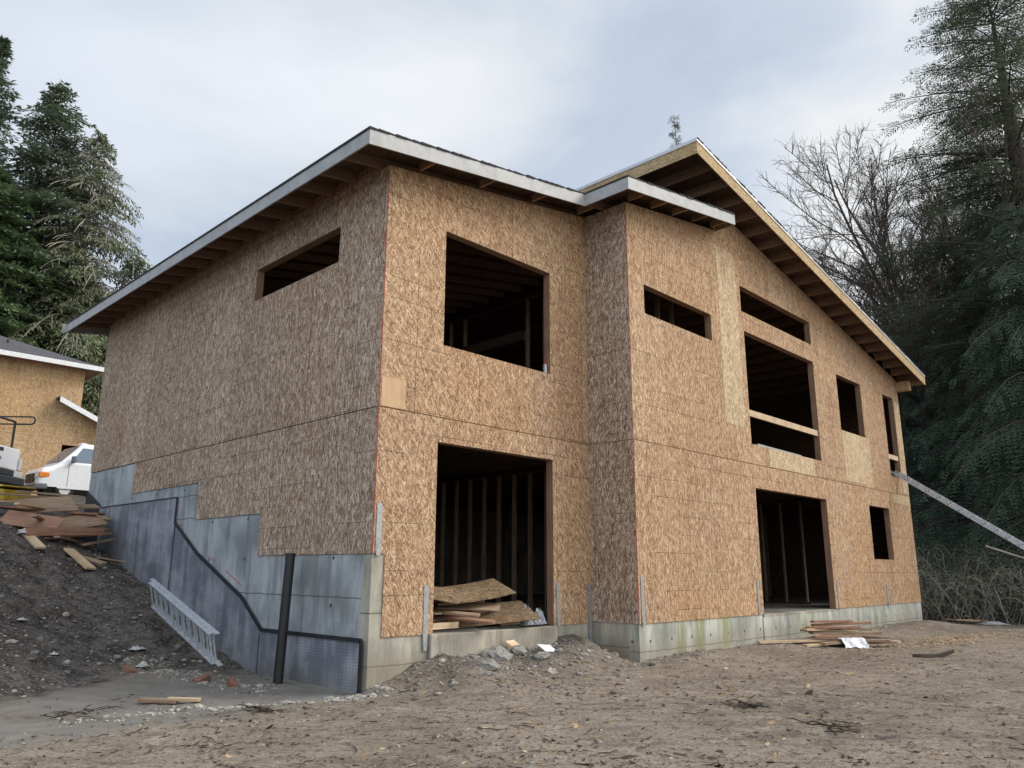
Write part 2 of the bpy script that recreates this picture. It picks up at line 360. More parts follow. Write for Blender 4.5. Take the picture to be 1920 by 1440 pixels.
def ground():
    xs=axis([(-260,-60,25),(-60,-16,3),(-16,-7,.3),(-7,-.02,.065),(-.02,.03,.05),(.03,.17,.14),(.17,6,.075),(6,20,.12),(20,30,.5),(30,60,3),(60,260,25)])
    ys=axis([(-120,-20,20),(-20,-9,1),(-9,-4.5,.12),(-4.5,0.17,.07),(.17,4,.085),(4,10.5,.1),(10.5,12,.15),(12,30,.6),(30,60,3),(60,300,30)])
    nx=len(xs); v=[]; soil=[]; sand=[]
    for y in ys:
        for x in xs:
            v.append((x,y,H(x,y)))
            t=y-lerp_tab(toe_t,x)
            a=sm(-.5,.25,t+.6*nz(x,y,1.3,11)+.25*nz(x,y,4,12))*(1-sm(8,12,x))
            for (px_,py_,ra,rb,am) in ((2.3,-3.9,1.3,.35,.8),(1.6,-5.2,1.6,.4,.7),(-1.7,-.45,.8,.22,.7),(-3.2,.9,1.0,.3,.7),(9,-5.2,2.5,.5,.5),(-1.2,-4.6,1.2,.3,.5)):
                e_=x-px_; g_=y-py_; v2=(e_*.695-g_*.719)/ra; u2_=(e_*.719+g_*.695)/rb
                a=max(a,am*math.exp(-v2*v2-u2_*u2_)*sm(-.25,.25,nz(x,y,3.5,41)+.5*nz(x,y,9,42)))
            if x>18: a=sm(-.3,.8,(x-20.3+.25*(y+3))+.6*nz(x,y,1,2))
            if y<.2 and x>0: a=max(a,.62*math.exp(-(max(0,abs(x-2.2)-1.3)/.5)**2)*math.exp(-(min(0,y+.3)/.8)**2)*(.5+.9*sm(-.2,.3,nz(x,y,2.5,35))))
            soil.append(a)
            b=sm(-.75,.0,y+.12*x*0+.25*nz(x,y,1.2,13))*(1-sm(2.0,3.6,y))*(1 if x<.1 else 0)*(1-.0*sm(3,5,-x))
            sand.append(b*(1-a))
    f=[(j*nx+i,j*nx+i+1,(j+1)*nx+i+1,(j+1)*nx+i) for j in range(len(ys)-1) for i in range(nx-1)]
    me=bpy.data.meshes.new('ground'); me.from_pydata(v,[],f)
    for nm,d in (('soil',soil),('sand',sand)):
        at=me.attributes.new(nm,'FLOAT','POINT'); at.data.foreach_set('value',d)
    me.polygons.foreach_set('use_smooth',[True]*len(f))
    g=N('dirt'); o=g.tc('Object')
    def att(n): a=g.node('ShaderNodeAttribute',attribute_name=n); return a.outputs['Fac']
    n1=g.noise(o,.55,4,.6); n2=g.noise(o,3.5,6,.65); n3=g.noise(o,24,5,.7); n4=g.noise(g.map(o,scale=(1,1.4,1),rot=(0,0,.6)),7,6,.7,.6)
    tan=g.mix(g.smooth(n1,.35,.65),(.265,.224,.176),(.186,.154,.120))
    tan=g.mix(g.math('MULTIPLY',g.smooth(n2,.48,.68),.5),tan,(.36,.325,.27))
    tan=g.mix(g.math('MULTIPLY',g.smooth(n4,.52,.68),.65),tan,(.075,.060,.048))
    st=g.noise(g.map(g.map(o,rot=(0,0,R(45.9))),scale=(.55,4.5,1)),1.6,5,.65,.3)
    tan=g.mix(g.math('MULTIPLY',g.smooth(st,.50,.66),.60),tan,(.125,.098,.074))
    st2=g.noise(g.map(g.map(o,rot=(0,0,R(45.9))),scale=(1.6,9,1),loc=(4,2,0)),2.5,5,.7,.5)
    tan=g.mix(g.math('MULTIPLY',g.smooth(st2,.55,.68),.7),tan,(.075,.058,.045))
    tan=g.mix(g.math('MULTIPLY',g.smooth(n3,.50,.64),.72),tan,(.07,.056,.046))
    soilc=g.mix(g.smooth(n2,.35,.65),(.045,.040,.036),(.125,.112,.10))
    soilc=g.mix(g.math('MULTIPLY',g.smooth(n3,.50,.62),.75),soilc,(.19,.172,.158))
    soilc=g.mix(g.math('MULTIPLY',g.smooth(n4,.5,.62),.7),soilc,(.022,.019,.018))
    sandc=g.mix(g.smooth(n2,.3,.7),(.20,.19,.17),(.15,.142,.13))
    c=g.mix(att('sand'),tan,sandc); c=g.mix(att('soil'),c,soilc)
    vo=g.node('ShaderNodeTexVoronoi'); g.L(o,vo.inputs['Vector']); vo.inputs['Scale'].default_value=38
    pe=g.math('MULTIPLY',g.math('LESS_THAN',vo.outputs['Distance'],.28),g.math('GREATER_THAN',g.sep(vo.outputs['Color'])[0],.86))
    pe=g.math('MULTIPLY',pe,g.math('SUBTRACT',1,g.math('MULTIPLY',att('sand'),.85)))
    c=g.mix(g.math('MULTIPLY',pe,.7),c,(.42,.39,.34))
    g.col(c); g.rough(.95); g.b.inputs['Specular IOR Level'].default_value=.2
    h=g.math('ADD',g.math('MULTIPLY',n2,.7),g.math('ADD',g.math('MULTIPLY',n3,.45),g.math('MULTIPLY',pe,.3)))
    h=g.math('MULTIPLY',h,g.math('SUBTRACT',1,g.math('MULTIPLY',att('sand'),.75)))
    g.bump(h,.9,.045)
    me.materials.append(g.m)
    ob=bpy.data.objects.new('ground',me); C.objects.link(ob); tag(ob,kind='structure')
ground()

# ------------------------------------------------------------------ the house
zA=lambda x:6.385+.165*x
zS=lambda x:9.577-.184*x           # underside of the high roof
house=empty('unfinished_house',(0,0,0),0,'large two storey house under construction, bare strand board walls on a concrete foundation','house')
def sheet(name,mat,axis_,c,th,u0,u1,z0,z1,holes=(),top=None,extra=(),parent=house,label=None):
    us=sorted({u0,u1,*[u for h in holes for u in h[:2] if u0<u<u1],*extra}); zs=sorted({z0,z1,*[z for h in holes for z in h[2:] if z0<z<z1]})
    mb=MB(); nu,nz_=len(us),len(zs)
    P=lambda u,z,k:((u,c+k*th,z) if axis_=='y' else (c+k*th,u,z))
    def Z(i,j): return top(us[i]) if (top and j==nz_-1) else zs[j]
    inside=lambda i,j: 0<=i<nu-1 and 0<=j<nz_-1 and not any(h[0]-1e-6<=us[i] and us[i+1]<=h[1]+1e-6 and h[2]-1e-6<=zs[j] and zs[j+1]<=h[3]+1e-6 for h in holes)
    for i in range(nu-1):
        for j in range(nz_-1):
            if not inside(i,j): continue
            a,b,d,e=(us[i],Z(i,j)),(us[i+1],Z(i+1,j)),(us[i+1],Z(i+1,j+1)),(us[i],Z(i,j+1))
            for k in (0,1): mb.poly([P(*q,k) for q in ((a,b,d,e) if k==0 else (e,d,b,a))])
            for (di,dj,s1,s2) in ((-1,0,e,a),(1,0,b,d),(0,-1,a,b),(0,1,d,e)):
                if not inside(i+di,j+dj): mb.poly([P(*s1,0),P(*s1,1),P(*s2,1),P(*s2,0)])
    o=mb.build(name,mat,parent)
    if label: o['label']=label
    return o
GAP=2.886; UP=2.900
winA=(1.09,3.43,3.96,5.74); doorA=(1.03,3.47,-.02,2.54)
slot=(4.88,7.18,5.17,5.71); trap=(8.46,11.94,6.11,6.68); big=(8.52,11.94,3.30,5.69); small=(13.3,14.9,4.22,5.65); narrow=(16.55,17.4,3.38,5.67); doorB=(8.55,12.0,-.02,2.42); low=(14.65,16.09,1.11,2.45)
winL=(1.16,3.70,5.25,5.82)
sheet('wall_sheathing',M['osbA'],'y',0,.012,0,A_,UP,6,[winA],top=zA)
sheet('wall_sheathing',M['osbA'],'y',0,.012,0,A_,-.02,GAP,[doorA,(0,.20,-.02,1.0)])
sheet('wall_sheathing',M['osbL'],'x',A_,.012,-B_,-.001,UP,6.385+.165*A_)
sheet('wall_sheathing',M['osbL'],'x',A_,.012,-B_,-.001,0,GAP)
sheet('wall_sheathing',M['osbB'],'y',-B_,.012,A_+.001,L_,UP,7,[slot,big,small,narrow,trap],top=lambda x:zA(x) if x<7.5 else zS(x)+.0,extra=(7.499,7.501))
sheet('wall_sheathing',M['osbB'],'y',-B_,.012,A_+.001,L_,0,GAP,[doorB,low])
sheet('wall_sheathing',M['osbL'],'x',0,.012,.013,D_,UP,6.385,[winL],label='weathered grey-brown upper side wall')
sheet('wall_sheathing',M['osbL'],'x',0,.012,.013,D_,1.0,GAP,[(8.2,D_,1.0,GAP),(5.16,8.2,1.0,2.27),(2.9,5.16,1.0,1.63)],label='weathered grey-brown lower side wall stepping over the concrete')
sheet('wall_sheathing',M['osbShade'],'x',L_-.012,.012,-B_+.013,D_,0,6.28)  # right, back and clerestory walls: strand board with shade put into its colour
sheet('wall_sheathing',M['osbShade'],'y',D_-.012,.012,.013,L_-.013,2.9,7,[(9.2,10.6,4.2,5.5)],top=lambda x:zA(x) if x<7.5 else zS(x),extra=(7.499,7.501))
sheet('wall_sheathing',M['osbShade'],'x',7.5,.012,-B_+.013,D_-.013,zA(7.5)-.05,zS(7.5)+.15)
# fresh patches
def patch(mat,x0,x1,z0,z1,y,label):
    o=MB().box(x0,x1,y-.004,y-.0005,z0,z1).build('sheathing_patch',mat,house); o['label']=label
patch(M['ply'],.035,.435,2.905,3.305,0,'square smooth plywood patch beside the corner')
patch(M['osbY'],9.25,11.5,2.905,3.295,-B_,'fresh yellow strip below the large upper opening')
patch(M['osbY'],13.32,15.1,2.97,4.215,-B_,'fresh yellow panel below the small upper window')
patch(M['osbY'],7.52,8.30,3.6,7.3,-B_,'paler tall panel beside the slot window')
patch(M['osbY'],17.42,17.86,2.95,5.6,-B_,'pale narrow strip at the far corner')
patch(M['osbY'],16.5,17.86,2.62,2.88,-B_,'pale strip under the tall narrow opening')
# red painted sheet edges at corners
for (x,y) in ((-.003,-.004),(A_-.003,-B_-.004)):
    MB().box(x,x+.012,y,y+.0035,1.0 if x<1 else 0,6.3 if x<1 else 7.0).build('painted_edge',M['red'],house)
# rough opening frames
def frame(h,axis_,c,s=1,dep=.14,bottom=True):
    u0,u1,z0,z1=h; t=.038; root=None
    root=MB()
    def bx(ua,ub,za,zb):
        if axis_=='y': root.box(ua,ub,c+.0125,c+dep,za,zb)
        else: root.box(c+.0125,c+dep,ua,ub,za,zb)
    bx(u0-t,u0+.002,z0,z1); bx(u1-.002,u1+t,z0,z1); bx(u0-t,u1+t,z1-.002,z1+.24)
    if bottom: bx(u0-t,u1+t,z0-t,z0+.002)
    return root.build('window_frame' if bottom else 'door_frame',M['lumz'],house)
for h,b in ((winA,1),(doorA,0)): frame(h,'y',0,bottom=b)
for h,b in ((slot,1),(trap,1),(big,1),(small,1),(narrow,1),(doorB,0),(low,1)): frame(h,'y',-B_,bottom=b)
frame(winL,'x',0)
MB().box(8.5,11.96,-B_+.03,-B_+.07,3.89,4.02).build('guard_rail',M['pale'],house)['label']='pale board nailed across the large upper opening'
MB().box(16.53,17.42,-B_+.03,-B_+.07,3.86,3.99).build('guard_rail',M['pale'],house)['label']='pale board nailed across the tall narrow opening'
# foundation
fd=MB(); 
fd.box(.014,.22,.0145,.20,-.9,.995); fd.box(.22,.96,.0145,.2,-.9,-.022); fd.build('foundation',M['concA'],house)
MB().box(3.5,A_,.0145,.2,-.9,.0).build('foundation',M['concA'],house)
fl=MB()
for y0,y1,z in ((.2,2.9,.995),(2.9,5.16,1.625),(5.16,8.2,2.265),(8.2,D_,2.885)): fl.box(.0145,.22,y0+.0005,y1,-.9,z)
fl.build('foundation',M['concL'],house)
MB().box(A_+.0145,A_+.2,-B_+.2,.014,-.9,-.002).build('foundation',M['concA'],house)
fb=MB(); fb.box(A_+.014,8.5,-B_+.0145,-B_+.2,-.9,-.002); fb.box(8.5,12.05,-B_-.005,-B_+.2,-.9,-.055); fb.box(12.05,L_-.012,-B_+.0145,-B_+.2,-.9,-.002)
fb.build('foundation',M['concF'],house)
MB().box(L_-.2,L_-.014,-B_+.2,D_,-.9,-.002).build('foundation',M['concF'],house)
MB().box(.22,L_-.2,D_-.2,D_-.013,-.9,2.89).build('foundation',M['slabShade'],house)  # rear concrete wall in the colour darkened for interior shade
sl=MB(); sl.box(.22,A_+.2,.2,D_-.2,-.15,.0); sl.box(A_+.2,L_-.2,-B_+.2,D_-.2,-.15,-.003)
sl.build('floor_slab',M['slabShade'],house)
MB().box(.965,3.498,-.05,.2,-.42,-.025).build('door_sill',M['slab'],house,bevel=.012)['label']='concrete sill under the front doorway, littered with scrap'
MB().box(8.56,11.99,-B_+.0,-B_+.2,-.054,-.012).build('door_sill',M['slab'],house)
# upper floor
MB().box(.02,L_-.02,.14,D_-.1,2.88,2.903).build('subfloor',M['osbShade'],house)
MB().box(A_+.15,L_-.02,-B_+.14,.14,2.88,2.903).build('subfloor',M['osbShade'],house)
rim=MB(); rim.box(.0145,A_,.0145,.05,2.6,2.96); rim.box(A_+.0145,L_-.02,-B_+.0145,-B_+.05,2.6,2.96); rim.box(.03,.06,.05,D_,2.6,2.96); rim.box(A_+.0145,A_+.05,-B_+.05,.0,2.6,2.96)
rim.build('rim_board',M['lum'],house)
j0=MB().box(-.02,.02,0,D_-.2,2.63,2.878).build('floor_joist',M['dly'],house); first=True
for i in range(26):
    x=.4+i*.66
    if x>L_-.2: break
    y=.16 if x<A_+.1 else -B_+.16
    o=j0 if first else j0.copy()
    if not first: C.objects.link(o)
    first=False; o.location=(x,y,0)
# metal straps
def strap(x,y,z0,z1,ax='y'):
    m=MB()
    if ax=='y': m.box(x-.04,x+.04,y-.010,y-.0042,z0+.03,z1); m.box(x-.03,x+.03,y-.014,y-.0102,z0-.02,z0+.12)
    else: m.box(y-.010,y-.0042,x-.04,x+.04,z0,z1)
    m.build('metal_strap',M['galv'],house)
strap(.085,0,1.0,1.63); strap(.90,0,-.2,.60); strap(3.57,0,-.02,.62); strap(A_-.05,0,-.3,.6); strap(4.52,-B_,0,.72); strap(8.36,-B_,.02,.64); strap(12.17,-B_,.02,.6); strap(15.3,-B_,-.02,.5)
# interior framing
def stud_row(ax,c,a,b,z0,z1,sp=.41,skip=()):
    global studs
    for z in (z0,z1-.04):
        pl=MB()
        if ax=='x': pl.box(c-.045,c+.045,a,b,z,z+.038)
        else: pl.box(a,b,c-.045,c+.045,z,z+.038)
        pl.build('wall_plate',M['dly'],house)
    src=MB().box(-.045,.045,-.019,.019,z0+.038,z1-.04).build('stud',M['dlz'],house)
    u=a+.1; n=0
    while u<b:
        if not any(s0<u<s1 for s0,s1 in skip):
            o=src if n==0 else src.copy()
            if n: C.objects.link(o)
            o.location=(c,u,0) if ax=='x' else (u,c,0)
            if ax=='y': o.rotation_euler=(0,0,R(90))
            n+=1
        u+=sp
stud_row('x',4.75,.35,8.6,0,2.62)
stud_row('y',3.3,12.4,17.6,0,2.62,.45)
stud_row('x',14.0,.5,7.5,0,2.62,.55)
stud_row('x',4.6,.6,8.5,2.905,6.0,.45,skip=((1.8,3.4),(5.2,6.4)))
stud_row('y',5.0,.3,4.5,2.905,5.9,.5,skip=((1.2,2.2),))
stud_row('y',3.5,7.8,17.5,2.905,5.6,.6)
stud_row('y',-.2,4.8,7.3,2.905,6.2,.5)
MB().bar((.3,4.95,5.9),(4.5,4.95,6.9),.04,.14).build('brace',M['dlx'],house)
MB().bar((4.6,1.7,5.25),(4.6,3.4,5.25),.09,.2).build('door_header',M['dly'],house)
MB().bar((7.6,3.6,zS(7.6)-.28),(17.4,3.6,zS(17.4)-.28),.14,.5).build('roof_beam',M['dlx'],house)['label']='heavy sloping timber beam inside the large upper opening'
# ---------------- low roof
X0=-.66; Y0=-.45; Y1=11.62
def ztop(x): return zA(x)+.165
def slab_roof(x0,x1,y0,y1,zf,th,nm,mat,parent=house):
    return MB().hexa([(x0,y0,zf(x0)),(x1,y0,zf(x1)),(x1,y1,zf(x1)),(x0,y1,zf(x0)),(x0,y0,zf(x0)+th),(x1,y0,zf(x1)+th),(x1,y1,zf(x1)+th),(x0,y1,zf(x0)+th)]) 
m=MB()
for (x0,x1,y0,y1) in ((X0,7.5,Y0,Y1),(3.86,7.5,-1.37,Y0)):
    m.hexa([(x0,y0,ztop(x0)),(x1,y0,ztop(x1)),(x1,y1,ztop(x1)),(x0,y1,ztop(x0)),(x0,y0,ztop(x0)+.015),(x1,y0,ztop(x1)+.015),(x1,y1,ztop(x1)+.015),(x0,y1,ztop(x0)+.015)])
rd=m.build('roof_deck',M['osbShade'],house)
m=MB()   # shingle courses, each lapping the one below
def courses(xa,xb,y0,y1,step=.145):
    x=xa
    while x<xb-.01:
        x2=min(x+step+.04,xb); j=random.uniform(-.012,.012)
        a=ztop(x)+.016; b=ztop(x2)+.016
        m.hexa([(x,y0+j,a),(x2,y0+j,b),(x2,y1,b),(x,y1,a),(x,y0+j,a+.034),(x2,y0+j,b+.020),(x2,y1,b+.020),(x,y1,a+.034)])
        x+=step
courses(X0-.035,7.5,Y0-.03,Y1+.03); courses(3.83,7.5,-1.40,Y0-.045)
m.build('roof_shingles',M['shing'],house)
FH=.20
f=MB().box(X0-.022,X0,Y0-.022,Y1+.02,ztop(X0)-.19,ztop(X0)+.014); f.build('fascia',M['prim'],house)['label']='grey primed fascia along the side eave'
def rake(x0,x1,y,name='fascia',s=-1):
    a=ztop(x0)+.014; b=ztop(x1)+.014; ya,yb=sorted((y,y+s*.022))
    return MB().hexa([(x0,ya,a-.215),(x1,ya,b-.215),(x1,yb,b-.215),(x0,yb,a-.215),(x0,ya,a),(x1,ya,b),(x1,yb,b),(x0,yb,a)]).build(name,M['prim'],house)
rake(X0-.02,3.86,Y0-.001)['label']='grey primed fascia rising over the front corner'
rake(3.84,7.53,-1.371)['label']='grey primed fascia rising over the projecting bay'
rake(X0-.12,7.5,Y1+.001,s=1)
MB().box(3.838,3.86,-1.37,Y0-.024,ztop(3.85)-.20,ztop(3.85)+.013).build('fascia',M['prim'],house)
MB().box(7.5,7.53,-1.36,-B_-.02,ztop(7.5)-.205,ztop(7.5)+.01).build('fascia',M['oldw'],house)
MB().bar((X0+.02,Y0+.02,ztop(X0)-.08),(X0+.02,Y1,ztop(X0)-.08),.038,.14).build('sub_fascia',M['lumy'],house)
r0=None; y=Y0+.03
while y<Y1:
    if r0 is None:
        m=MB(); xa,xb=X0+.04,7.48
        m.hexa([(xa,-.019,zA(xa)+.01),(xb,-.019,zA(xb)+.01),(xb,.019,zA(xb)+.01),(xa,.019,zA(xa)+.01),(xa,-.019,ztop(xa)-.001),(xb,-.019,ztop(xb)-.001),(xb,.019,ztop(xb)-.001),(xa,.019,ztop(xa)-.001)])
        r0=m.build('rafter',M['midy'],house); o=r0
    else: o=r0.copy(); C.objects.link(o)
    o.location=(0,y,0); y+=.61
# vented blocking above the side wall
b0=None; y=Y0+.03+.019+.61
while y<D_-.3:
    if b0 is None:
        m=MB().box(.0,.035,.003,.569,6.39,zA(0)+.16)
        for k in range(4):
            cy=.13+k*.10; m.poly([(-.0015,cy+.022*math.cos(-a*math.pi/4),6.475+.022*math.sin(-a*math.pi/4)) for a in range(8)],1)
        b0=m.build('blocking',[M['redw'],M['black']],house); o=b0
    else: o=b0.copy(); C.objects.link(o)
    o.location=(0,y,0); y+=.61
# lookouts in the front overhangs
def lookout(x,y0,y1):
    MB().box(x-.019,x+.019,y0,y1,zA(x)+.03,ztop(x)-.003).build('lookout',M['lumy'],house)
for i in range(4): lookout(.55+i*1.22,Y0+.05,-.002)
for i in range(5): lookout(4.5+i*.72,-1.365,-B_-.002)
# ---------------- high roof
HX0,HX1,HY0,HY1=5.88,18.37,-1.55,D_+.5
hz=lambda x:zS(x)+.20
def slope_box(m,x0,x1,y0,y1,dz0,dz1):
    m.hexa([(x0,y0,zS(x0)+dz0),(x1,y0,zS(x1)+dz0),(x1,y1,zS(x1)+dz0),(x0,y1,zS(x0)+dz0),(x0,y0,zS(x0)+dz1),(x1,y0,zS(x1)+dz1),(x1,y1,zS(x1)+dz1),(x0,y1,zS(x0)+dz1)]); return m
slope_box(MB(),HX0,HX1,HY0,HY1,.205,.225).build('roof_deck',M['osbShade'],house)
m=MB(); x=HX1+.03
while x>HX0+.05:
    x2=max(HX0-.03,x-.185); j=random.uniform(-.01,.01)
    a,b=zS(x)+.226,zS(x2)+.226
    m.hexa([(x2,HY0-.04+j,b),(x,HY0-.04+j,a),(x,HY1+.04,a),(x2,HY1+.04,b),(x2,HY0-.04+j,b+.010),(x,HY0-.04+j,a+.035),(x,HY1+.04,a+.035),(x2,HY1+.04,b+.010)])
    x-=.145
m.build('roof_shingles',M['shing'],house)
slope_box(MB(),HX0-.02,HX1,HY0-.02,HY0-.001,-.07,.19).build('fascia',M['osbF'],house)['label']='yellow strand board fascia along the high gable edge'
MB().box(HX0-.02,HX0-.001,HY0-.0005,HY1,zS(HX0)-.07,zS(HX0)+.19).build('fascia',M['osbF'],house)
slope_box(MB(),HX0-.03,HX1+.005,HY0-.034,HY0-.022,.175,.235).build('drip_edge',M['flash'],house)
MB().box(HX0-.034,HX0-.022,HY0-.03,HY1,zS(HX0)+.175,zS(HX0)+.24).build('drip_edge',M['flash'],house)
MB().box(HX1-.02,HX1,HY0,HY1,zS(HX1)-.03,zS(HX1)+.2).build('fascia',M['osbF'],house)
m=MB().box(-.021,.021,HY0,HY1-.02,0,.2); r0=None; x=HX0+.03
while x<HX1-.05:
    if r0 is None: r0=m.build('roof_joist',M['midy'],house); o=r0
    else: o=r0.copy(); C.objects.link(o)
    o.location=(x,0,zS(x)+.004); x+=.61
MB().box(17.8,18.0,-B_-.35,-B_-.001,5.95,6.22).build('corner_block',M['ply'],house)
# membrane on the side foundation
def yzsheet(pts,x0,x1,name,mat,label=None):
    m=MB(); n=len(pts)
    m.poly([(x0,y,z) for y,z in pts]); m.poly([(x1,y,z) for y,z in pts][::-1])
    for i in range(n):
        j=(i+1)%n; m.poly([(x0,*pts[j]),(x0,*pts[i]),(x1,*pts[i]),(x1,*pts[j])])
    o=m.build(name,mat,house,recalc=True)
    if label: o['label']=label
    return o
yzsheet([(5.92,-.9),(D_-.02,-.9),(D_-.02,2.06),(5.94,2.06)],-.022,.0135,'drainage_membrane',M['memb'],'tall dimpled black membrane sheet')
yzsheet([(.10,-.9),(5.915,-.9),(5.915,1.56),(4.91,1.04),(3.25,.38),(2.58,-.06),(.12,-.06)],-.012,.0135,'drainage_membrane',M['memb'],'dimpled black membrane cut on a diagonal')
yzsheet([(9.75,1.2),(D_-.01,1.2),(D_-.01,2.5),(9.9,2.15)],-.027,-.0225,'tar_coat',M['tar'])
tp=[(5.95,2.06),(5.94,1.60),(4.91,1.05),(3.25,.39),(2.58,-.05),(.11,-.05),(.11,-.75)]
m=MB()
for a,b in zip(tp,tp[1:]):
    m.bar((-.022,*a),(-.022,*b),.05,.022,up=(1,0,0))
m.bar((-.028,5.95,2.06),(-.028,9.8,2.07),.02,.012,up=(1,0,0))
m.build('membrane_trim',M['tar'],house)
m=MB()
for y,z0,z1 in ((5.93,-.6,1.55),(2.62,-.7,-.1),(9.5,-.3,1.9)): m.box(-.026,-.0225,y-.006,y+.006,z0,z1)
m.build('membrane_seam',M['black'],house)
m=MB()
for (y0,z0,y1,z1) in ((4.6,1.02,4.3,.93),(3.9,.78,3.35,.56)): m.bar((.012,y0,z0),(.012,y1,z1),.016,.006,up=(1,0,0))
m.build('marking_paint',M['orange'],house)

# ------------------------------------------------------------------ loose things near the house
def ladder(name,root,length,width,rung,parent_label=None,rail=(.075,.028),double=True,holes=True):
    # local: along x = length, y = width, z = thickness
    for k in ((0,.0),(1,.055)) if double else ((0,0),):
        dz=k[1]; inn=.012*k[0]; x0=0 if k[0]==0 else .12
        for s in (-1,1):
            m=MB(); yy=s*(width/2-inn)
            m.box(x0,length-(.1 if k[0] else 0),yy-rail[1]/2,yy+rail[1]/2,dz+.018,dz+.026); 
            m.box(x0,length-(.1 if k[0] else 0),yy-.0025,yy+.0025,dz-.026,dz+.0175)
            m.box(x0,length-(.1 if k[0] else 0),yy-rail[1]/2,yy+rail[1]/2,dz-.035,dz-.0265)
            n=int(length/rung)
            for i in range(n):
                x=rung*.5+i*rung+(.04 if k[0] else 0)
                for q in ((-1,1) if holes else ()): m.poly([(x+.017*math.cos(a*math.pi/3),yy+q*.0032,dz+.017*math.sin(a*math.pi/3)) for a in (range(6) if q<0 else range(5,-1,-1))],1)
            m.build('rail',[M['alu'],M['black']],root)
        n=int(length/rung)
        for i in range(n):
            x=rung*.5+i*rung+(.04 if k[0] else 0)
            MB().tube([(x,-width/2+inn,dz),(x,width/2-inn,dz)],.015,8).build('rung',M['alu'],root)
# ladder against the wall: its foot is off to the right of the view
la=Vector((16.95,-.93,3.46)); lb=Vector((16.95,-6.3,-.5))
rt=empty('extension_ladder',la,0,'aluminium extension ladder leaning up against the tall narrow upper opening','ladder')
d=(lb-la); L=d.length; d.normalize(); w=Vector((1,0,0)); u=d.cross(w).normalized()
rt.rotation_euler=Matrix((d,w,u)).transposed().to_euler(); rt.location=la-d*.12
ladder('extension_ladder',rt,L,.42,.305)
# ladder on its edge at the toe of the slope
a=Vector((-.66,5.1,.63)); b=Vector((-1.06,1.80,-.02))
d=(b-a).normalized(); up=Vector((-.28,-.1,1)); w=(up-d*up.dot(d)).normalized(); u=d.cross(w)
rt=empty('extension_ladder',a-w*.2,0,'short aluminium extension ladder lying on its edge at the foot of the dark slope','ladder')
rt.rotation_euler=Matrix((d,w,u)).transposed().to_euler()
ladder('extension_ladder',rt,(b-a).length,.42,.305,rail=(.07,.014),holes=False)
# black standpipe
rt=empty('standpipe',(-.22,1.62,H(-.22,1.62)),0,'upright black drain pipe standing before the concrete side wall','pipe')
m=MB().tube([(-.03,0,-.1),(.0,0,.8),(.03,0,1.66)],.065,16); m.build('pipe_body',M['black'],rt,smooth=False)
MB().tube([(.03,0,1.655),(.03,0,1.69)],[.07,.07],16).build('rim',M['black'],rt)
# spray can on the sill
rt=empty('spray_can',(3.36,.06,3.963),0,'small spray can with a red cap on the sill of the upper corner window','can')
MB().tube([(0,0,0),(0,0,.15),(0,0,.165)],[.033,.033,.02],14).build('can_body',M['galv'],rt,smooth=False)
MB().tube([(0,0,.165),(0,0,.2)],.02,12).build('cap',M['red'],rt)
# plank on the big window sill
o=MB().box(-1.1,1.1,-.12,.12,0,.05).build('scaffold_plank',M['galv'],None,loc=(10.0,-.72,3.305),rot=(0,0,R(1.5))); tag(o,'flat grey metal plank lying on the sill of the large upper opening','plank')

def board(c,size,yaw,pitch=0,roll=0,mat='oldw',name='board',label='',cat='board',group=None,warp=0,spin=None):
    l,w,t=size; m=MB()
    if warp:
        n=6
        for i in range(n):
            xa=-l/2+l*i/n; xb=xa+l/n; za=warp*((2*xa/l)**2); zb=warp*((2*xb/l)**2)
            m.hexa([(xa,-w/2,za),(xb,-w/2,zb),(xb,w/2,zb),(xa,w/2,za),(xa,-w/2,za+t),(xb,-w/2,zb+t),(xb,w/2,zb+t),(xa,w/2,za+t)])
    else: m.box(-l/2,l/2,-w/2,w/2,-t/2,t/2)
    rot=(R(roll),R(pitch),R(yaw)) if spin is None else (Matrix.Rotation(R(yaw),3,'Z')@Matrix.Rotation(R(roll),3,'X')@Matrix.Rotation(R(spin),3,'Z')).to_euler()
    o=m.build(name,M[mat],None,loc=c,rot=rot)
    return tag(o,label,cat,group)
# -- pile on the hill crest by the wall corner
gp='scrap lumber heaped at the top of the dark slope'
def hb(x,y,dz,size,yaw,pitch,roll,mat,label,name='board',cat='board',spin=None):
    board((x,y,H(x,y,False)+dz*.74),size,yaw,pitch,roll,mat,name,label,cat,gp,0,spin)
hb(-1.30,8.95,.42,(1.0,.62,.014),-14,0,30,'oldw','large square plywood offcut on top of the hill scrap heap',spin=14,cat='plywood sheet',name='plywood_offcut')
hb(-1.0,8.45,.36,(1.25,.5,.014),-14,0,30,'oldw','brown plywood sheet sloping across the front of the hill scrap heap',spin=24,cat='plywood sheet',name='plywood_offcut')
hb(-1.70,8.2,.24,(.95,.55,.014),-14,0,30,'redw','pinkish plywood sheet jutting left from the hill scrap heap',spin=-16,cat='plywood sheet',name='plywood_offcut')
hb(-.7,9.4,.62,(1.1,.25,.03),15,-4,18,'oldw','brown offcut lying high at the back of the hill scrap heap')
hb(-.5,9.2,.62,(1.5,.14,.04),25,-3,0,'pale','pale plank across the upper right of the hill scrap heap')
hb(-1.25,7.75,.35,(1.45,.10,.14),16,-3,0,'redw','thick reddish beam along the front of the hill scrap heap','timber_beam','beam')
hb(-2.55,9.2,.17,(1.5,.15,.04),4,-1,0,'pale','long pale plank sticking out left of the hill scrap heap')
hb(-1.85,7.45,.10,(.75,.17,.035),-78,25,4,'pale','pale short plank pointing downhill, left of the two upright offcuts')
hb(-1.15,7.1,.08,(.75,.2,.035),-72,27,-4,'pale','wide pale plank pointing downhill below the middle of the heap')
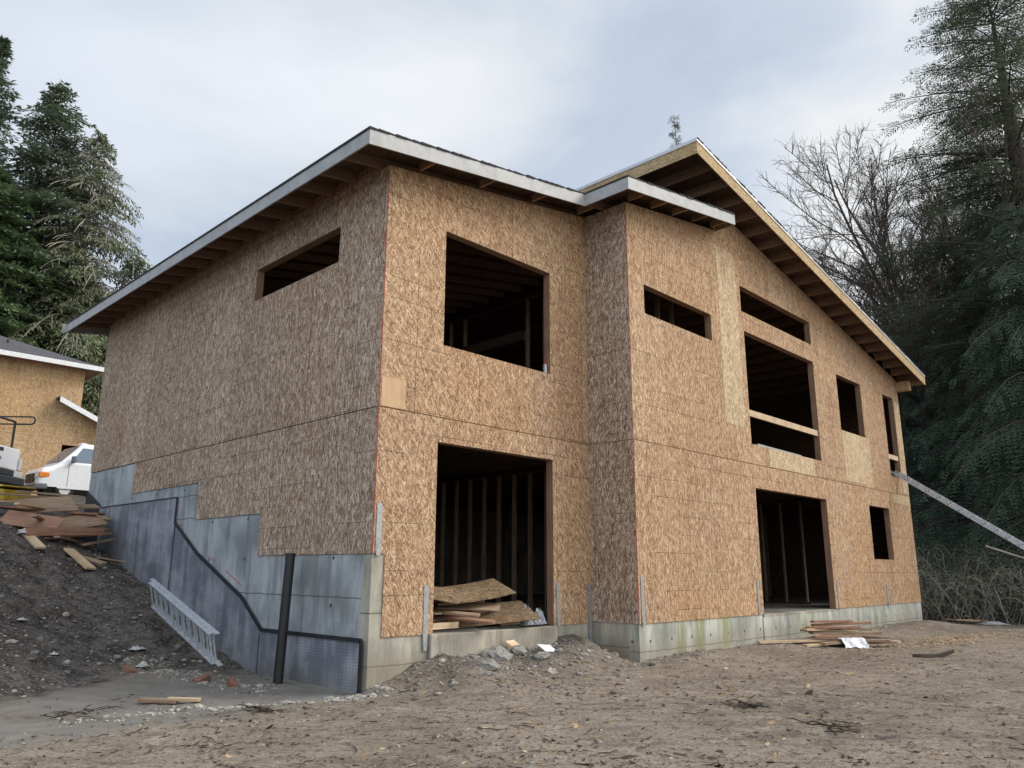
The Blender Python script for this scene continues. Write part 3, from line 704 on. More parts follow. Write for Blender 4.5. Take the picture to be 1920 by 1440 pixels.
hb(-.95,7.2,.08,(.6,.14,.03),-50,14,6,'oldw','greyish plank tilted beside the wide pale plank on the slope')
hb(-1.2,7.8,.16,(.8,.1,.035),50,4,0,'oldw','thin board leaning out from under the reddish beam')
hb(-.45,7.6,.1,(.5,.16,.03),8,8,0,'oldw','short grey plank lying near the concrete wall below the heap')
for i,(x,y,dz,l,w,yw,p) in enumerate([(-.6,8.6,.35,1.2,.1,35,-5),(-.7,9.0,.45,1.3,.12,10,-3),(-1.0,8.8,.5,1.1,.14,-20,3),(-1.5,8.7,.4,1.2,.1,40,2),(-.45,8.9,.5,.9,.3,50,-4),(-1.7,9.3,.45,1.3,.1,5,0),(-.9,8.1,.25,1.3,.14,20,-6),(-1.5,8.3,.28,1.1,.1,60,5),(-.5,8.2,.3,1.0,.09,42,-8),(-1.1,9.5,.62,1.2,.16,-8,2),(-.35,9.6,.7,.8,.3,20,-4),(-2.2,8.7,.2,1.4,.2,10,2)]):
    hb(x,y,dz,(l,w,.035),yw,p,random.uniform(-8,8),random.choice(['oldw','redw','oldw','pale']),'weathered loose board inside the scrap heap on the dark slope')
# -- pile in the front doorway
gp='strand board scraps piled in the front doorway'
def db(c,size,yaw,pitch,roll,mat,label,name='board_scrap',cat='board scrap',warp=0,spin=None): board(c,size,yaw,pitch,roll,mat,name,label,cat,gp,warp,spin)
db((2.02,.42,.47),(1.25,.72,.014),-40,0,17,'osbD','broad strand board sheet topping the scrap pile in the doorway',spin=24,cat='strand board',warp=.03)
db((1.32,.42,.50),(1.0,.40,.014),-40,0,22,'osbD','narrow strand board sheet slanting down from the left jamb',spin=-24,cat='strand board')
db((2.45,.40,.17),(1.35,.80,.014),-40,0,17,'osbD','large low strand board sheet reaching toward the middle of the doorway',spin=16,cat='strand board')
db((1.95,.30,.30),(.9,.34,.014),-40,0,15,'oldw','greyish offcut in the middle of the doorway pile',spin=-8)
db((1.55,.22,.22),(.8,.13,.03),-40,0,12,spin=-20,mat='oldw',label='thin plank on the left side of the doorway pile')
db((1.75,.16,.13),(.85,.13,.03),-40,0,12,spin=-20,mat='redw',label='reddish plank below the thin plank in the doorway pile')
db((1.35,.2,.06),(.6,.10,.08),5,0,0,'pale','pale block lying at the left end of the sill')
db((2.35,.32,.27),(.5,.09,.03),10,0,3,'red','red painted stick in the doorway pile')
db((2.9,.2,.03),(.9,.05,.03),6,0,0,'oldw','thin stick lying along the sill')
for i,(x,y,z,l,w,yw,p) in enumerate([(1.6,.7,.35,1.1,.4,20,3),(1.9,.8,.3,1.2,.4,-10,-3),(1.4,.6,.45,.9,.4,-70,5),(2.1,.7,.4,.9,.25,15,-4),(1.7,.6,.1,1.2,.3,0,0),(2.1,.55,.08,1.3,.2,-15,2),(1.5,.5,.2,.9,.3,30,3),(2.3,.6,.36,.6,.1,60,8)]):
    db((x,y,z),(l,w,.025),yw,p,random.uniform(-5,5),'osbD' if i%2 else 'oldw','scrap of board buried in the doorway pile')
def crumple(name,loc,size,mat,label,cat,n=10,seed=1,flat=.5,group=None):
    if mat=='white': size*=.75; mat='scrap'
    rnd=random.Random(seed); m=MB(); vs=[]
    for j in range(n+1):
        for i in range(n+1):
            u=i/n-.5; v=j/n-.5; r=max(0,1-2.1*math.hypot(u,v))
            vs.append((u*size*(1+rnd.uniform(-.15,.15)),v*size*(1+rnd.uniform(-.15,.15)),size*flat*(r**.6)*rnd.uniform(.35,1)+rnd.uniform(0,.01)))
    m.v=vs
    for j in range(n):
        for i in range(n): m.f.append((j*(n+1)+i,j*(n+1)+i+1,(j+1)*(n+1)+i+1,(j+1)*(n+1)+i)); m.m.append(0)
    o=m.build(name,M[mat],None,loc=loc,rot=(0,0,rnd.uniform(0,6)))
    return tag(o,label,cat,group)
crumple('plastic_film',(3.05,.18,.0),.32,'clear','crumpled clear plastic standing in the right side of the front doorway','plastic film',12,3,1.1)
crumple('plastic_film',(3.33,.2,.0),.26,'clear','darker crumpled plastic against the right jamb of the front doorway','plastic film',12,5,1.3)
crumple('plastic_bag',(-1.95,7.6,H(-1.95,7.6)+.1),.26,'white','white plastic bag wad below the left of the hill scrap heap','bag',8,7,.6)
crumple('plastic_scrap',(-1.05,4.35,H(-1.05,4.35)+.03),.3,'white','white torn plastic on the slope above the short ladder','plastic scrap',8,9,.3)
crumple('plastic_scrap',(-2.5,4.9,H(-2.5,4.9)+.02),.2,'white','small white scrap far left on the dark slope','plastic scrap',6,11,.3)
crumple('plastic_scrap',(-2.25,4.1,H(-2.25,4.1)+.02),.16,'white','white shred lower on the left of the dark slope','plastic scrap',6,12,.3)
crumple('paint_bucket_lid',(-1.18,3.75,H(-1.18,3.75)+.02),.2,'white','crushed white bucket fragment among pebbles beside the short ladder','bucket fragment',7,13,.8)
crumple('tarp_scrap',(19.6,-2.2,H(19.6,-2.2)),.9,'white','crumpled pale tarp on the ground by the brambles','tarp',10,14,.15)
# -- pile in front of the right foundation
gp='scrap lumber stacked on the ground by the right foundation'
def rb(x,y,dz,size,yaw,pitch,mat,label,name='board',cat='board',roll=0): board((x,y,H(x,y,False)+dz),size,yaw,pitch,roll,mat,name,label,cat,gp)
rb(8.75,-1.35,.06,(1.5,.1,.04),-28,0,'pale','long pale stud reaching left from the stack by the right foundation')
rb(9.0,-1.65,.03,(.5,.14,.04),-20,0,'pale','short pale offcut below the long pale stud')
rb(9.75,-1.75,.07,(1.9,.5,.02),-35,0,'black','black sheet lying at the bottom of the lumber stack',name='plastic_sheet',cat='plastic sheet')
for i,(x,y,dz,l,w,t,yw,p,mt) in enumerate([(9.7,-1.75,.33,1.1,.15,.04,-35,0,'redw'),(9.6,-1.6,.26,1.0,.14,.04,-20,4,'pale'),(10.1,-1.75,.38,1.2,.15,.04,-38,-2,'redw'),(10.2,-1.85,.30,1.0,.14,.04,-30,3,'oldw'),(9.9,-1.9,.24,1.4,.2,.04,-40,0,'oldw'),(10.3,-1.7,.22,.9,.1,.09,-10,5,'pale'),(10.4,-2.0,.15,1.0,.15,.04,-60,0,'oldw'),(9.6,-1.85,.18,1.0,.15,.04,-33,0,'redw'),(9.85,-2.1,.12,1.3,.12,.04,-42,0,'oldw'),(10.5,-2.2,.07,1.1,.15,.04,-36,0,'pale'),(10.0,-1.5,.2,1.2,.15,.04,-25,3,'oldw'),(10.3,-1.5,.32,.8,.13,.04,-50,-4,'oldw'),(9.5,-1.9,.08,.9,.14,.04,-15,0,'oldw'),(9.9,-1.65,.42,.9,.12,.04,-30,0,'redw'),(10.15,-1.95,.06,1.7,.25,.04,-38,0,'oldw')]):
    rb(x,y,dz,(l,w,t),yw,p,mt,'weathered loose board in the stack on the ground by the right foundation')
rt=MB(); n=8
rt.v=[(-.24+.48*a/n+.015*math.sin(b*2.1), -.02+.30*(b/n)-.02*math.sin(a*1.7+b), (.02+.15*min(1,b/3)) +.014*math.sin(a*2.3+b*1.3)-(.05*abs(a/n-.45) if b<2 else 0)) for b in range(n+1) for a in range(n+1)]
for b in range(n):
    for a in range(n):
        rt.f.append((b*(n+1)+a,b*(n+1)+a+1,(b+1)*(n+1)+a+1,(b+1)*(n+1)+a)); rt.m.append(0)
tag(rt.build('tarp_scrap',M['white'],None,loc=(9.62,-2.2,H(9.62,-2.2)),rot=(0,0,R(-38))),'pale blue-white plastic flap hanging at the front of the lumber stack','plastic flap')
gp='scraps on the ground beside the brambles'
rb(19.9,-1.7,.08,(1.2,.1,.05),-12,3,'pale','pale stud at the edge of the brambles'); rb(19.3,-1.5,.1,(1.0,.35,.03),-20,4,'ply','square offcut beside the tarp near the brambles')
# single planks and bricks
board((-1.93,1.30,H(-1.93,1.3)+.04),(.42,.12,.04),-40,2,0,'oldw','plank','dark short plank end in the wet sand left of the pipe','plank')
board((-1.72,1.12,H(-1.72,1.12)+.05),(.36,.10,.03),-42,2,0,'pale','plank','pale short plank beside the dark plank end in the wet sand','plank')
def rock(name,x,y,s,mat,label,cat,seed,sq=.6,dz=.3,group=None):
    rnd=random.Random(seed); me=bpy.data.meshes.new(name)
    import bmesh
    bm=bmesh.new(); bmesh.ops.create_icosphere(bm,subdivisions=3,radius=1)
    for v in bm.verts:
        n_=noise.noise(v.co*1.3+Vector((seed,0,0)))*.45+noise.noise(v.co*3.5+Vector((0,seed,0)))*.18
        v.co*=(1+n_); v.co.x*=1.25
        v.co.z*=sq
    bm.to_mesh(me); bm.free(); me.materials.append(M[mat]); o=bpy.data.objects.new(name,me); C.objects.link(o)
    s*=.72; o.scale=(s,s,s); o.location=(x,y,H(x,y)+s*sq*dz); o.rotation_euler=(0,0,rnd.uniform(0,6)); return tag(o,label,cat,group)
def brickobj(x,y,yaw,label):
    o=MB().box(-.11,.11,-.05,.05,-.035,.035).build('brick',M['brick'],None,loc=(x,y,H(x,y)+.03),rot=(R(9),R(-12),R(yaw)),bevel=.008); tag(o,label,'brick')
brickobj(-.95,2.35,20,'red brick half sunk below the end of the short ladder')
brickobj(-.72,1.95,75,'orange-red brick to the right of the other, near the sand')
brickobj(-1.4,3.65,100,'brick stump left of the short ladder')
for i,(x,y,s,mt,lb) in enumerate([(1.9,-.32,.26,'rock','largest grey concrete lump under the doorway sill'),(2.35,-.30,.17,'rock','grey lump right of the largest one under the sill'),(1.25,-.85,.15,'rock','blue-grey rock on the left of the earth mound'),(2.3,-.95,.11,'rock2','pale rounded rock in the middle of the earth mound'),(2.5,-.62,.13,'rock','dark flat rock below the paper scrap'),(.62,-.9,.06,'rock2','white pebble at the left foot of the mound'),(.33,-.95,.045,'rock2','small white pebble near the house corner'),(1.1,-1.0,.07,'rock','stone in front of the blue-grey rock'),(-1.12,3.3,.09,'rock2','round pale cobble left of the short ladder'),(-.98,3.25,.07,'rock2','cobble tucked beside the round pale one'),(-1.3,4.0,.09,'rock','grey cobble higher on the slope near the torn plastic'),(-.5,.02,.09,'rock','dark stone at the pit edge by the corner'),(4.2,-.6,.08,'rock2','stone in front of the recessed inner corner'),(3.6,-.9,.06,'rock2','pebble right of the mound')]):
    rock('rock',x,y,s,mt,lb,'rock',i*3.1+1)
tag(MB().box(-.12,.12,-.06,.06,-.02,.02).build('wood_block',M['pale'],None,loc=(2.35,-.18,H(2.35,-.18)+.1),rot=(R(30),0,R(15))),'yellowish wood block propped on the rubble under the sill','wood block')
tag(MB().box(-.15,.15,-.09,.09,-.004,.004).build('paper_scrap',M['white'],None,loc=(2.75,-.5,H(2.75,-.5)+.05),rot=(R(28),R(6),R(5))),'white flat paper scrap on the earth mound','paper')
# bark slab and root clumps on the open dirt
def barkslab(x,y,yaw,l,w,label):
    m=MB(); n=9; rnd=random.Random(int(x*10))
    for i in range(n):
        xa=-l/2+l*i/n; xb=xa+l/n; f=lambda q:w*(1-abs(2*q/l)**2.5)*.5+.01
        za=.10*max(0,(xa/l*2-.2))**1.2 if xa>0 else 0; zb=.10*max(0,(xb/l*2-.2))**1.2 if xb>0 else 0
        m.hexa([(xa,-f(xa),za),(xb,-f(xb),zb),(xb,f(xb),zb),(xa,f(xa),za),(xa,-f(xa)*.6,za+.05),(xb,-f(xb)*.6,zb+.05),(xb,f(xb)*.6,zb+.05),(xa,f(xa)*.6,za+.05)])
    o=m.build('bark_slab',M['twig'],None,loc=(x,y,H(x,y)+.01),rot=(0,0,R(yaw))); tag(o,label,'bark')
barkslab(9.2,-3.65,-42,.75,.16,'dark curled bark slab alone on the open dirt at right')
def rootclump(x,y,s,n,label,seed):
    rnd=random.Random(seed); m=MB()
    for i in range(n):
        a=rnd.uniform(0,6.28); p=Vector((rnd.gauss(0,s*.35),rnd.gauss(0,s*.25),.01)); pts=[p.copy()]
        dz=rnd.uniform(.0,.5)
        for k in range(5):
            a+=rnd.uniform(-.5,.5); p=p+Vector((math.cos(a)*s*.12,math.sin(a)*s*.12,s*.05*(dz if k<3 else -dz))); p.z=max(.005,p.z); pts.append(p.copy())
        r=rnd.uniform(.003,.010); m.tube(pts,[r,r,r*.9,r*.8,r*.6,r*.3],4)
    for i in range(n*3):
        c=Vector((rnd.gauss(0,s*.3),rnd.gauss(0,s*.22),rnd.uniform(.0,.05))); a=rnd.uniform(0,6.28); l=rnd.uniform(.012,.05); w=l*.45
        dx=Vector((math.cos(a),math.sin(a),rnd.uniform(-.4,.4)))*l; dy=Vector((-math.sin(a),math.cos(a),rnd.uniform(-.5,.5)))*w
        m.poly([c-dx,c-dy,c+dx,c+dy])
    o=m.build('root_clump',M['twig'],None,loc=(x,y,H(x,y)),rot=(0,0,rnd.uniform(0,6))); tag(o,label,'roots','clumps of roots and bark on the dirt')
rootclump(-1.6,-.42,.36,12,'dark root clump in front of the wet sand, left of the house corner',1)
rootclump(2.25,-3.75,.42,13,'dark root clump on the open dirt in the right foreground',2)
rootclump(-2.9,1.0,.5,14,'low scatter of twigs at far left before the dark slope',3)
rootclump(1.9,-4.9,.5,12,'twiggy clump nearest the lower right foreground',5)

# ------------------------------------------------------------------ scatter: gravel, twigs, chips
cam_loc=Vector((-5.902,-8.147,.801))
def inside_house(x,y): return (0.0<x<A_ and y>-.02 and y<D_) or (A_-.02<=x<L_ and -B_-.02<y<D_)
def scatter_stones():
    rnd=random.Random(3); m=MB()
    ico=[(0,0,1),(.894,0,.447),(.276,.851,.447),(-.724,.526,.447),(-.724,-.526,.447),(.276,-.851,.447),(.724,.526,-.447),(-.276,.851,-.447),(-.894,0,-.447),(-.276,-.851,-.447),(.724,-.526,-.447),(0,0,-1)]
    fc=[(0,1,2),(0,2,3),(0,3,4),(0,4,5),(0,5,1),(1,6,2),(2,7,3),(3,8,4),(4,9,5),(5,10,1),(6,7,2),(7,8,3),(8,9,4),(9,10,5),(10,6,1),(11,7,6),(11,8,7),(11,9,8),(11,10,9),(11,6,10)]
    def st(x,y,s,mi):
        b=len(m.v); z=H(x,y)+s*.15; a=rnd.uniform(0,6.28); ca,sa=math.cos(a),math.sin(a); sx=rnd.uniform(.8,1.5); sz=rnd.uniform(.45,.8)
        for p in ico:
            k=rnd.uniform(.8,1.15); px,py,pz=p[0]*sx*k*s,p[1]*k*s,p[2]*sz*k*s
            m.v.append((x+px*ca-py*sa,y+px*sa+py*ca,z+pz))
        for f in fc: m.f.append(tuple(b+i for i in f)); m.m.append(mi)
    n=0
    while n<3600:   # slope
        x=rnd.uniform(-6,-.03); y=rnd.uniform(1.5,9.5); t=y-lerp_tab(toe_t,x)
        if t<-.4: continue
        if t<0 and rnd.random()<.6: continue
        s=.008*math.exp(rnd.gauss(.35,.62)); st(x,y,min(s,.06),0 if rnd.random()<.72 else 1); n+=1
    for i in range(900):  # gravel spill beside the short ladder
        t=rnd.random(); x=-1.15+.55*t+rnd.gauss(0,.18); y=3.9-2.3*t+rnd.gauss(0,.3)
        if x<-.03: st(x,y,.010*math.exp(rnd.gauss(.3,.5)),1 if rnd.random()<.5 else 0)
    for i in range(750):  # gravel line along the sand edge to the house corner
        t=rnd.random()**.7; x=-3.2+3.35*t+rnd.gauss(0,.05); y=.55-.85*t+rnd.gauss(0,.13)+.18*nz(x,0,1.3,4)
        st(x,y,.009*math.exp(rnd.gauss(.3+.35*t,.5)),1 if rnd.random()<.55 else 0)
    for i in range(1500):  # mound
        x=rnd.gauss(2.3,1.3); y=-abs(rnd.gauss(0,.8))-.03
        if x<0.1 or x>6: continue
        if inside_house(x,y): continue
        st(x,y,min(.05,.008*math.exp(rnd.gauss(.35,.6))),rnd.choice([0,0,1]))
    for i in range(600):
        x=rnd.uniform(4.4,18); y=-B_-abs(rnd.gauss(0,.5))-.03; st(x,y,.010*math.exp(rnd.gauss(.2,.5)),rnd.choice([0,1]))
    for i in range(3200):  # open dirt
        x=rnd.uniform(-5.5,14); y=rnd.uniform(-7,0)
        if inside_house(x,y): continue
        st(x,y,.0055*math.exp(rnd.gauss(.2,.5)),rnd.choice([0,0,1]))
    o=m.build('gravel',[M['stone'],M['rock2']],None); tag(o,'loose gravel and pebbles over the slope and dirt','gravel',kind='stuff')
scatter_stones()
def scatter_twigs():
    rnd=random.Random(5); m=MB()
    def dens(x,y): return .5+.5*nz(x,y,.9,21)+.5*nz(x,y,2.5,22)
    n=0
    while n<5200:
        d=rnd.random()**1.5*17+2; a=R(rnd.uniform(8,85)); x=cam_loc.x+math.sin(a)*d; y=cam_loc.y+math.cos(a)*d
        if inside_house(x,y) or (x<0 and y>2.5): continue
        if rnd.random()>dens(x,y)*1.1: continue
        if x<0 and y>0 and rnd.random()<.8: continue
        l=.03*math.exp(rnd.gauss(.45,.55)); r=min(.005,.0012+l*.022); an=rnd.uniform(0,6.28); p=Vector((x,y,0)); pts=[]
        for k in range(4):
            pts.append(Vector((p.x,p.y,H(p.x,p.y)+.004+rnd.uniform(0,.012)))); an+=rnd.uniform(-.5,.5); p+=Vector((math.cos(an),math.sin(an),0))*l/3
        m.tube(pts,[r,r,r*.8,r*.4],4); n+=1
    o=m.build('twig_litter',M['twig'],None); tag(o,'dark twigs and roots strewn across the dirt','twigs',kind='stuff')
    m=MB(); n=0
    while n<11000:
        saw=rnd.random()<.24
        if saw: x=rnd.gauss(12.8,1.9); y=-2.45-.17*(x-11)+rnd.gauss(0,.33)
        else:
            d=rnd.random()**1.5*16+2; a=R(rnd.uniform(8,85)); x=cam_loc.x+math.sin(a)*d; y=cam_loc.y+math.cos(a)*d
            if rnd.random()>dens(x+4,y)*1.1: continue
        if inside_house(x,y) or (x<0 and y>2.2): continue
        if x<0 and y>0 and rnd.random()<.8: continue
        l=(.009 if saw else .013)*math.exp(rnd.gauss(.45,.5)); w=l*rnd.uniform(.2,.6); an=rnd.uniform(0,6.28)
        c=Vector((x,y,H(x,y)+.006)); dx=Vector((math.cos(an)*l,math.sin(an)*l,rnd.uniform(-.3,.5)*l)); dy=Vector((-math.sin(an)*w,math.cos(an)*w,rnd.uniform(-.4,.4)*w))
        mi=0 if saw else rnd.choice([0,1,1,2,2,2,2,2])
        m.poly([c-dx-dy*.6,c-dx*.3-dy,c+dx,c+dx*.4+dy,c-dx*.6+dy*.8],mi); n+=1
    o=m.build('wood_chips',[M['chip'],M['dleaf'],M['twig']],None); tag(o,'pale wood chips and dead leaves over the dirt','wood chips',kind='stuff')
scatter_twigs()

# ------------------------------------------------------------------ neighbour house, van, pickup
def neighbour():
    bx,by,bz=.1,30.2,3.58
    root=empty('neighbour_house',(bx,by,bz),0,'smaller strand board house with a grey hip roof behind the parked vehicles','house')
    # local coordinates; front wall at y=0, right corner at x=5.2
    XR=5.15; XL=-9; h=6.15; dep=6.3
    m=MB()
    w=sheet('wall',M['osbH'],'y',0,.02,XL,XR,2.95,h,(),parent=root); sheet('wall',M['osbH'],'y',0,.02,XL,XR+3.6,0,2.93,[(4.60,9.0,-.1,2.62)],parent=root)
    sheet('wall',M['osbH'],'y',.0,.02,XR+.001,XR+3.6,2.95,4.6,(),top=lambda u:5.12-(u-4.1)*.44-.5,parent=root); sheet('wall',M['osbH'],'x',XR+3.6,.02,.021,dep,0,3.0,(),parent=root)
    sheet('wall',M['osbH'],'x',XR-.02,.02,.021,dep,2.95,h,(),parent=root); sheet('wall',M['osbH'],'x',XL,.02,.021,dep,0,h,(),parent=root)
    sheet('wall',M['osbH'],'y',dep,.02,XL,XR,0,h,(),parent=root); sheet('wall',M['osbH'],'y',dep,.02,XR+.01,XR+3.6,0,2.9,(),parent=root)
    MB().box(4.5,8.7,.03,dep,-.05,.0).build('garage_floor',M['slabShade'],root)
    MB().box(XL+.03,XR+3.58,.03,dep,2.90,2.925).build('ceiling',M['osbShade'],root)
    MB().box(4.4,XR+3.58,3.2,3.25,0,2.89).build('shade_panel',M['osbShade'],root)  # dark panels added behind the garage opening to keep it unlit
    MB().box(4.35,4.4,.03,3.2,0,2.89).build('shade_panel',M['osbShade'],root)
    o=.62; e=h; rp=1.75
    m=MB(); x0,x1,y0,y1=XL-o,XR+o,-o,dep+o; ym=(y0+y1)/2; xi=(y1-y0)/2
    a,b,c,d=(x0,y0,e+.12),(x1,y0,e+.12),(x1,y1,e+.12),(x0,y1,e+.12); p=(x0+xi,ym,e+rp); q=(x1-xi,ym,e+rp)
    m.poly([a,b,q,p]); m.poly([b,c,q]); m.poly([c,d,p,q]); m.poly([d,a,p]); r=m.build('roof',M['shing2'],root)
    v=MB().tube([(2.2,1.4,e+.75),(2.2,1.4,e+1.15)],.05,8).build('roof_vent',M['black'],r)
    MB().box(x0+.05,x1-.05,y0+.05,y1-.05,e+.0,e+.03).build('soffit',M['redw'],root)
    m=MB(); m.box(x0,x1,y0-.03,y0,e-.06,e+.15); m.box(x1,x1+.03,y0-.03,y1,e-.06,e+.15); m.box(x0-.03,x0,y0,y1,e-.06,e+.15); m.build('fascia',M['white'],root)
    # lean-to roof over the garage
    m=MB(); f=lambda x:5.12-(x-4.1)*.44
    m.hexa([(4.1,-.6,f(4.1)-.5),(9.1,-.6,f(9.1)-.5),(9.1,5,f(9.1)-.5),(4.1,0,f(4.1)-.5),(4.1,-.6,f(4.1)-.42),(9.1,-.6,f(9.1)-.42),(9.1,5,f(9.1)-.42),(4.1,0,f(4.1)-.42)])
    m.build('lower_roof',M['shing2'],root)
    MB().hexa([(4.1,-.63,f(4.1)-.68),(9.1,-.63,f(9.1)-.68),(9.1,-.605,f(9.1)-.68),(4.1,-.605,f(4.1)-.68),(4.1,-.63,f(4.1)-.44),(9.1,-.63,f(9.1)-.44),(9.1,-.605,f(9.1)-.44),(4.1,-.605,f(4.1)-.44)]).build('fascia',M['white'],root)
    MB().box(XL,XR+3.6,-.012,-.001,2.93,2.955).build('belt_strip',M['pale'],root)
neighbour()
M['paint']=mat_plain('white_paint',(.74,.76,.79),.28,var=.06,coat=.6)
M['glass']=mat_plain('reflection_tinted_glass',(.11,.15,.21),.06,var=.1,spec=1.0)  # bluish reflection put into the glass base colour
M['chrome']=mat_plain('lamp_lens',(.62,.63,.62),.15,var=.2,spec=1)
M['amber']=mat_plain('amber_lens',(.75,.22,.03),.2,var=.3,spec=1)
M['rubber']=mat_plain('rubber',(.02,.02,.022),.85)
M['yellow']=mat_plain('yellow_paint',(.55,.40,.05),.5)
M['grey']=mat_plain('grey_trim',(.10,.105,.115),.5)
def wheel(root,x,y,r=.36,w=.24):
    t=MB(); 
    prof=[(-w/2,r*.62),(-w/2,r*.92),(-w*.36,r),(w*.36,r),(w/2,r*.92),(w/2,r*.62)]
    n=24; b=0
    for i in range(n):
        a=2*math.pi*i/n
        for (yy,rr) in prof: t.v.append((rr*math.cos(a),yy,rr*math.sin(a)))
    k=len(prof)
    for i in range(n):
        j=(i+1)%n
        for q in range(k-1): t.f.append((i*k+q,j*k+q,j*k+q+1,i*k+q+1)); t.m.append(0)
    o=bpy.data.objects.new('wheel',None); C.objects.link(o); o.parent=root; o.location=(x,y,r)
    t.build('tyre',M['rubber'],o,smooth=True)
    MB().tube([(0,-w*.42,0),(0,w*.42,0)],r*.63,20).build('rim',M['chrome'],o)
def loft(secs,mat,name,root,bevel=0,smooth=True):
    m=MB(); k=len(secs[0])
    for s in secs: m.v+=[tuple(p) for p in s]
    for i in range(len(secs)-1):
        for j in range(k-1): m.f.append((i*k+j,(i+1)*k+j,(i+1)*k+j+1,i*k+j+1)); m.m.append(0)
    m.f.append(tuple(range(k))); m.m.append(0); m.f.append(tuple((len(secs)-1)*k+j for j in range(k))[::-1]); m.m.append(0)
    o=m.build(name,mat,root,smooth=False,recalc=True)
    if bevel:
        b=o.modifiers.new('b','BEVEL'); b.width=bevel; b.segments=3; b.limit_method='ANGLE'; b.angle_limit=R(25)
    return o
def van():
    # local: front towards -x, length 5.1
    x,y=2.85,26.9; z=H(x,y,False)+.08
    root=empty('parked_van',(x,y,z),R(4),'white passenger van with amber corner lamp parked beside the neighbouring garage','van'); root.scale=(1,1,1.12)
    def sec(X,zb,zt,wl,wu,zs):  # closed half hoop cross-section in y,z
        return [(X,-wl,zb),(X,-wl*1.0,zs*.6+zb*.4),(X,-wl,zs),(X,-wu,zt-.06),(X,-wu+.09,zt),(X,wu-.09,zt),(X,wu,zt-.06),(X,wl,zs),(X,wl,zs*.6+zb*.4),(X,wl,zb)]
    S_=[sec(0,.45,.93,.86,.80,.80),sec(.10,.40,1.04,.93,.87,.88),sec(.45,.40,1.16,.98,.91,.98),sec(.62,.40,1.24,.99,.93,1.12)]
    loft(S_+[sec(.66,.36,1.27,.99,.93,1.15),sec(.92,.36,1.52,.99,.88,1.22),sec(1.40,.36,1.98,.99,.80,1.25),sec(1.70,.36,2.06,.99,.79,1.25),sec(5.0,.36,2.06,.99,.79,1.25),sec(5.15,.45,1.95,.95,.75,1.2)],M['paint'],'body',root,.03)
    # windscreen and side glass, set slightly proud
    m=MB()
    P=[(.72,-.84,1.34),(.72,.84,1.34),(1.36,.74,1.955),(1.36,-.74,1.955)]
    n=Vector((-.62,0,.72))*.012
    m.poly([Vector(p)+n for p in P]); m.build('windscreen',M['glass'],root)
    for s,nm in ((-1,'side_window'),(1,'side_window')):
        m=MB(); yy=lambda zz:s*(.99-(zz-1.25)*.265+.010)
        q=[(1.06,1.33),(2.05,1.33),(2.05,1.88),(1.48,1.88)]
        m.poly([(a,yy(b),b) for a,b in (q if s<0 else q[::-1])]); m.build(nm,M['glass'],root)
        m=MB(); q=[(2.2,1.33),(4.8,1.33),(4.8,1.88),(2.2,1.88)]
        m.poly([(a,yy(b),b) for a,b in (q if s<0 else q[::-1])]); m.build(nm,M['glass'],root)
        # mirror
        MB().box(1.02,1.14,min(s*1.0,s*1.22),max(s*1.0,s*1.22),1.28,1.52).build('mirror',M['grey'],root,bevel=.02)
        # lamps
        m=MB().box(-.045,.10,min(s*.50,s*.80),max(s*.50,s*.80),.70,.90); m.build('headlight',M['chrome'],root,bevel=.015)
        m=MB().box(-.02,.34,min(s*.80,s*.965),max(s*.80,s*.965),.71,.91); m.build('indicator_lamp',M['amber'],root,bevel=.03)
        # door line
        d=MB().box(.98,.995,min(s*.985,s*.996),max(s*.985,s*.996),.45,1.3).build('door_seam',M['grey'],root)
    g=MB()
    for zz in (.56,.73): 
        for yy in (-.43,.02): g.box(-.06,-.005,yy,yy+.41,zz,zz+.14)
    g.build('grille',M['black'],root)
    MB().box(-.14,.30,-.98,.98,.30,.50).build('bumper',M['grey'],root,bevel=.04)
    MB().box(5.1,5.25,-.96,.96,.36,.54).build('bumper',M['grey'],root,bevel=.03)
    MB().box(1.62,1.87,-.20,.12,2.06,2.15).build('roof_lamp',M['white'],root,bevel=.03)
    MB().tube([(.72,-.5,1.36),(.95,.1,1.58)],.012,5).build('wiper',M['black'],root)
    for xx in (.95,4.1):
        for s in (-.84,.84): wheel(root,xx,s)
van()
